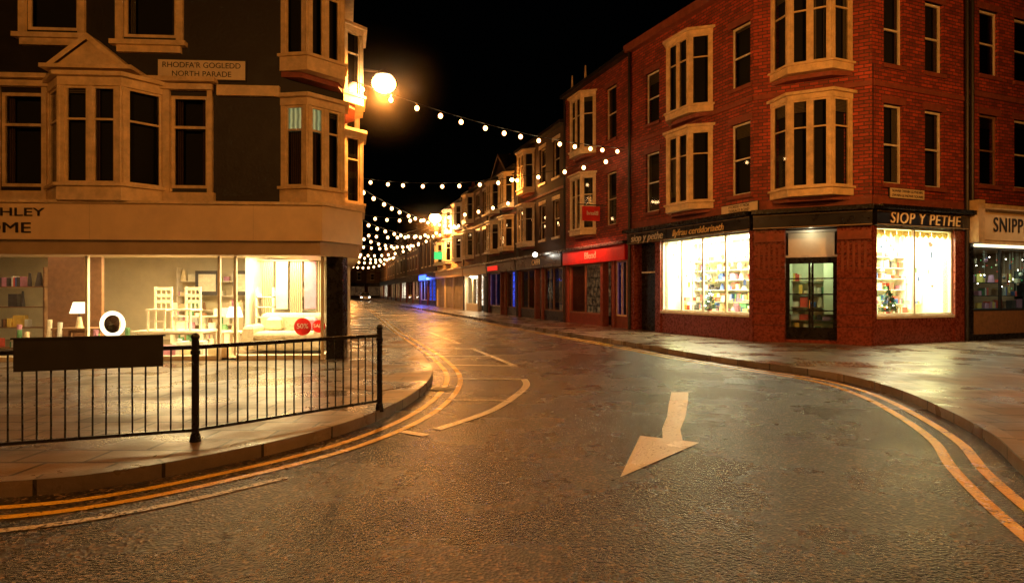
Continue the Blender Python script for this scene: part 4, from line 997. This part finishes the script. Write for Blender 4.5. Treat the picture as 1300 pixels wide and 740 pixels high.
wall_lamp((LW(115) + 1.5, 115, 8.), (LW(115), 115), 1600, .45)
wall_lamp((.0, 35.5, 7.9), (RW(36), 36), 260, .12)
post_lamp(10.9, 7.6, 9.7, 8.0, 2200)
post_lamp(-7.5, 1.5, -6.3, 2.4, 1100)
post_lamp(4.6, -3.5, 3.4, -2.6, 1500, kind='SPOT')

# ------------------------------------------------------------------ parked car far down the street
O = Obj('parked_car'); cx_, cy_ = -24.2, 104.; F = Fr((cx_, cy_), d=(.965, .26))
sec = [(-.0, .35, .75, .82), (-.15, .3, .85, .86), (-1.0, .3, .98, .88), (-1.75, .3, 1.40, .74), (-3.1, .3, 1.42, .74), (-3.9, .3, 1.0, .86), (-4.1, .35, .85, .82)]
for i in range(len(sec) - 1):
    a, b = sec[i], sec[i + 1]
    ring = lambda s_: [F.p(-.86, s_[0], s_[1]), F.p(-.88, s_[0], .85 if s_[2] > .85 else s_[2] * .9), F.p(-s_[3] * .85, s_[0], s_[2]), F.p(s_[3] * .85, s_[0], s_[2]), F.p(.88, s_[0], .85 if s_[2] > .85 else s_[2] * .9), F.p(.86, s_[0], s_[1])]
    ra, rb = ring(a), ring(b)
    for k in range(5): O.face('body', 'carpaint', [ra[k], ra[k + 1], rb[k + 1], rb[k]])
    if i == 0: O.face('body', 'carpaint', ra)
    if i == 5: O.face('body', 'carpaint', rb)
O.face('windscreen', 'black', [F.p(-.7, -1.03, 1.02), F.p(.7, -1.03, 1.02), F.p(.6, -1.72, 1.405), F.p(-.6, -1.72, 1.405)])
for u in (-.62, .62): O.box('headlamp', 'spot', F, u - .1, u + .1, .0, .03, .58, .70)
for u in (-.78, .62):
    for v in (-.8, -3.3): O.cyl('wheel', 'rubber', F.p(u, v, .31), F.p(u + .18, v, .31), .31, seg=14)
O.box('number_plate', 'white', F, -.26, .26, .0, .02, .38, .48); O.flush()

# ------------------------------------------------------------------ night sky and a faint added sun lamp
w = bpy.data.worlds.new('World'); S.world = w; w.use_nodes = True; nt = w.node_tree
sky = nt.nodes.new('ShaderNodeTexSky'); sky.sky_type = 'NISHITA'; sky.sun_disc = False
sky.sun_elevation = math.radians(2); sky.sun_rotation = math.radians(200)
nt.nodes['Background'].inputs[1].default_value = .0002
nt.links.new(sky.outputs[0], nt.nodes['Background'].inputs[0])
sl = bpy.data.lights.new('faint_sun', 'SUN'); sl.energy = .002; sl.angle = math.radians(.5); sl.color = (1, .95, .9)  # very weak sun lamp, added without a visible source
so = bpy.data.objects.new('faint_sun', sl); COL.objects.link(so); so.rotation_euler = (math.radians(55), 0, math.radians(-20))

cam = bpy.data.cameras.new('camera'); co = bpy.data.objects.new('camera', cam); COL.objects.link(co)
co.location = (0, 0, 1.6); co.rotation_euler = (math.radians(90), 0, 0)
cam.sensor_width = 36; cam.lens = 800 / 1300 * 36; cam.clip_start = .05; cam.clip_end = 2000
S.camera = co
S.view_settings.view_transform = 'Standard'; S.view_settings.look = 'None'; S.view_settings.exposure = 0
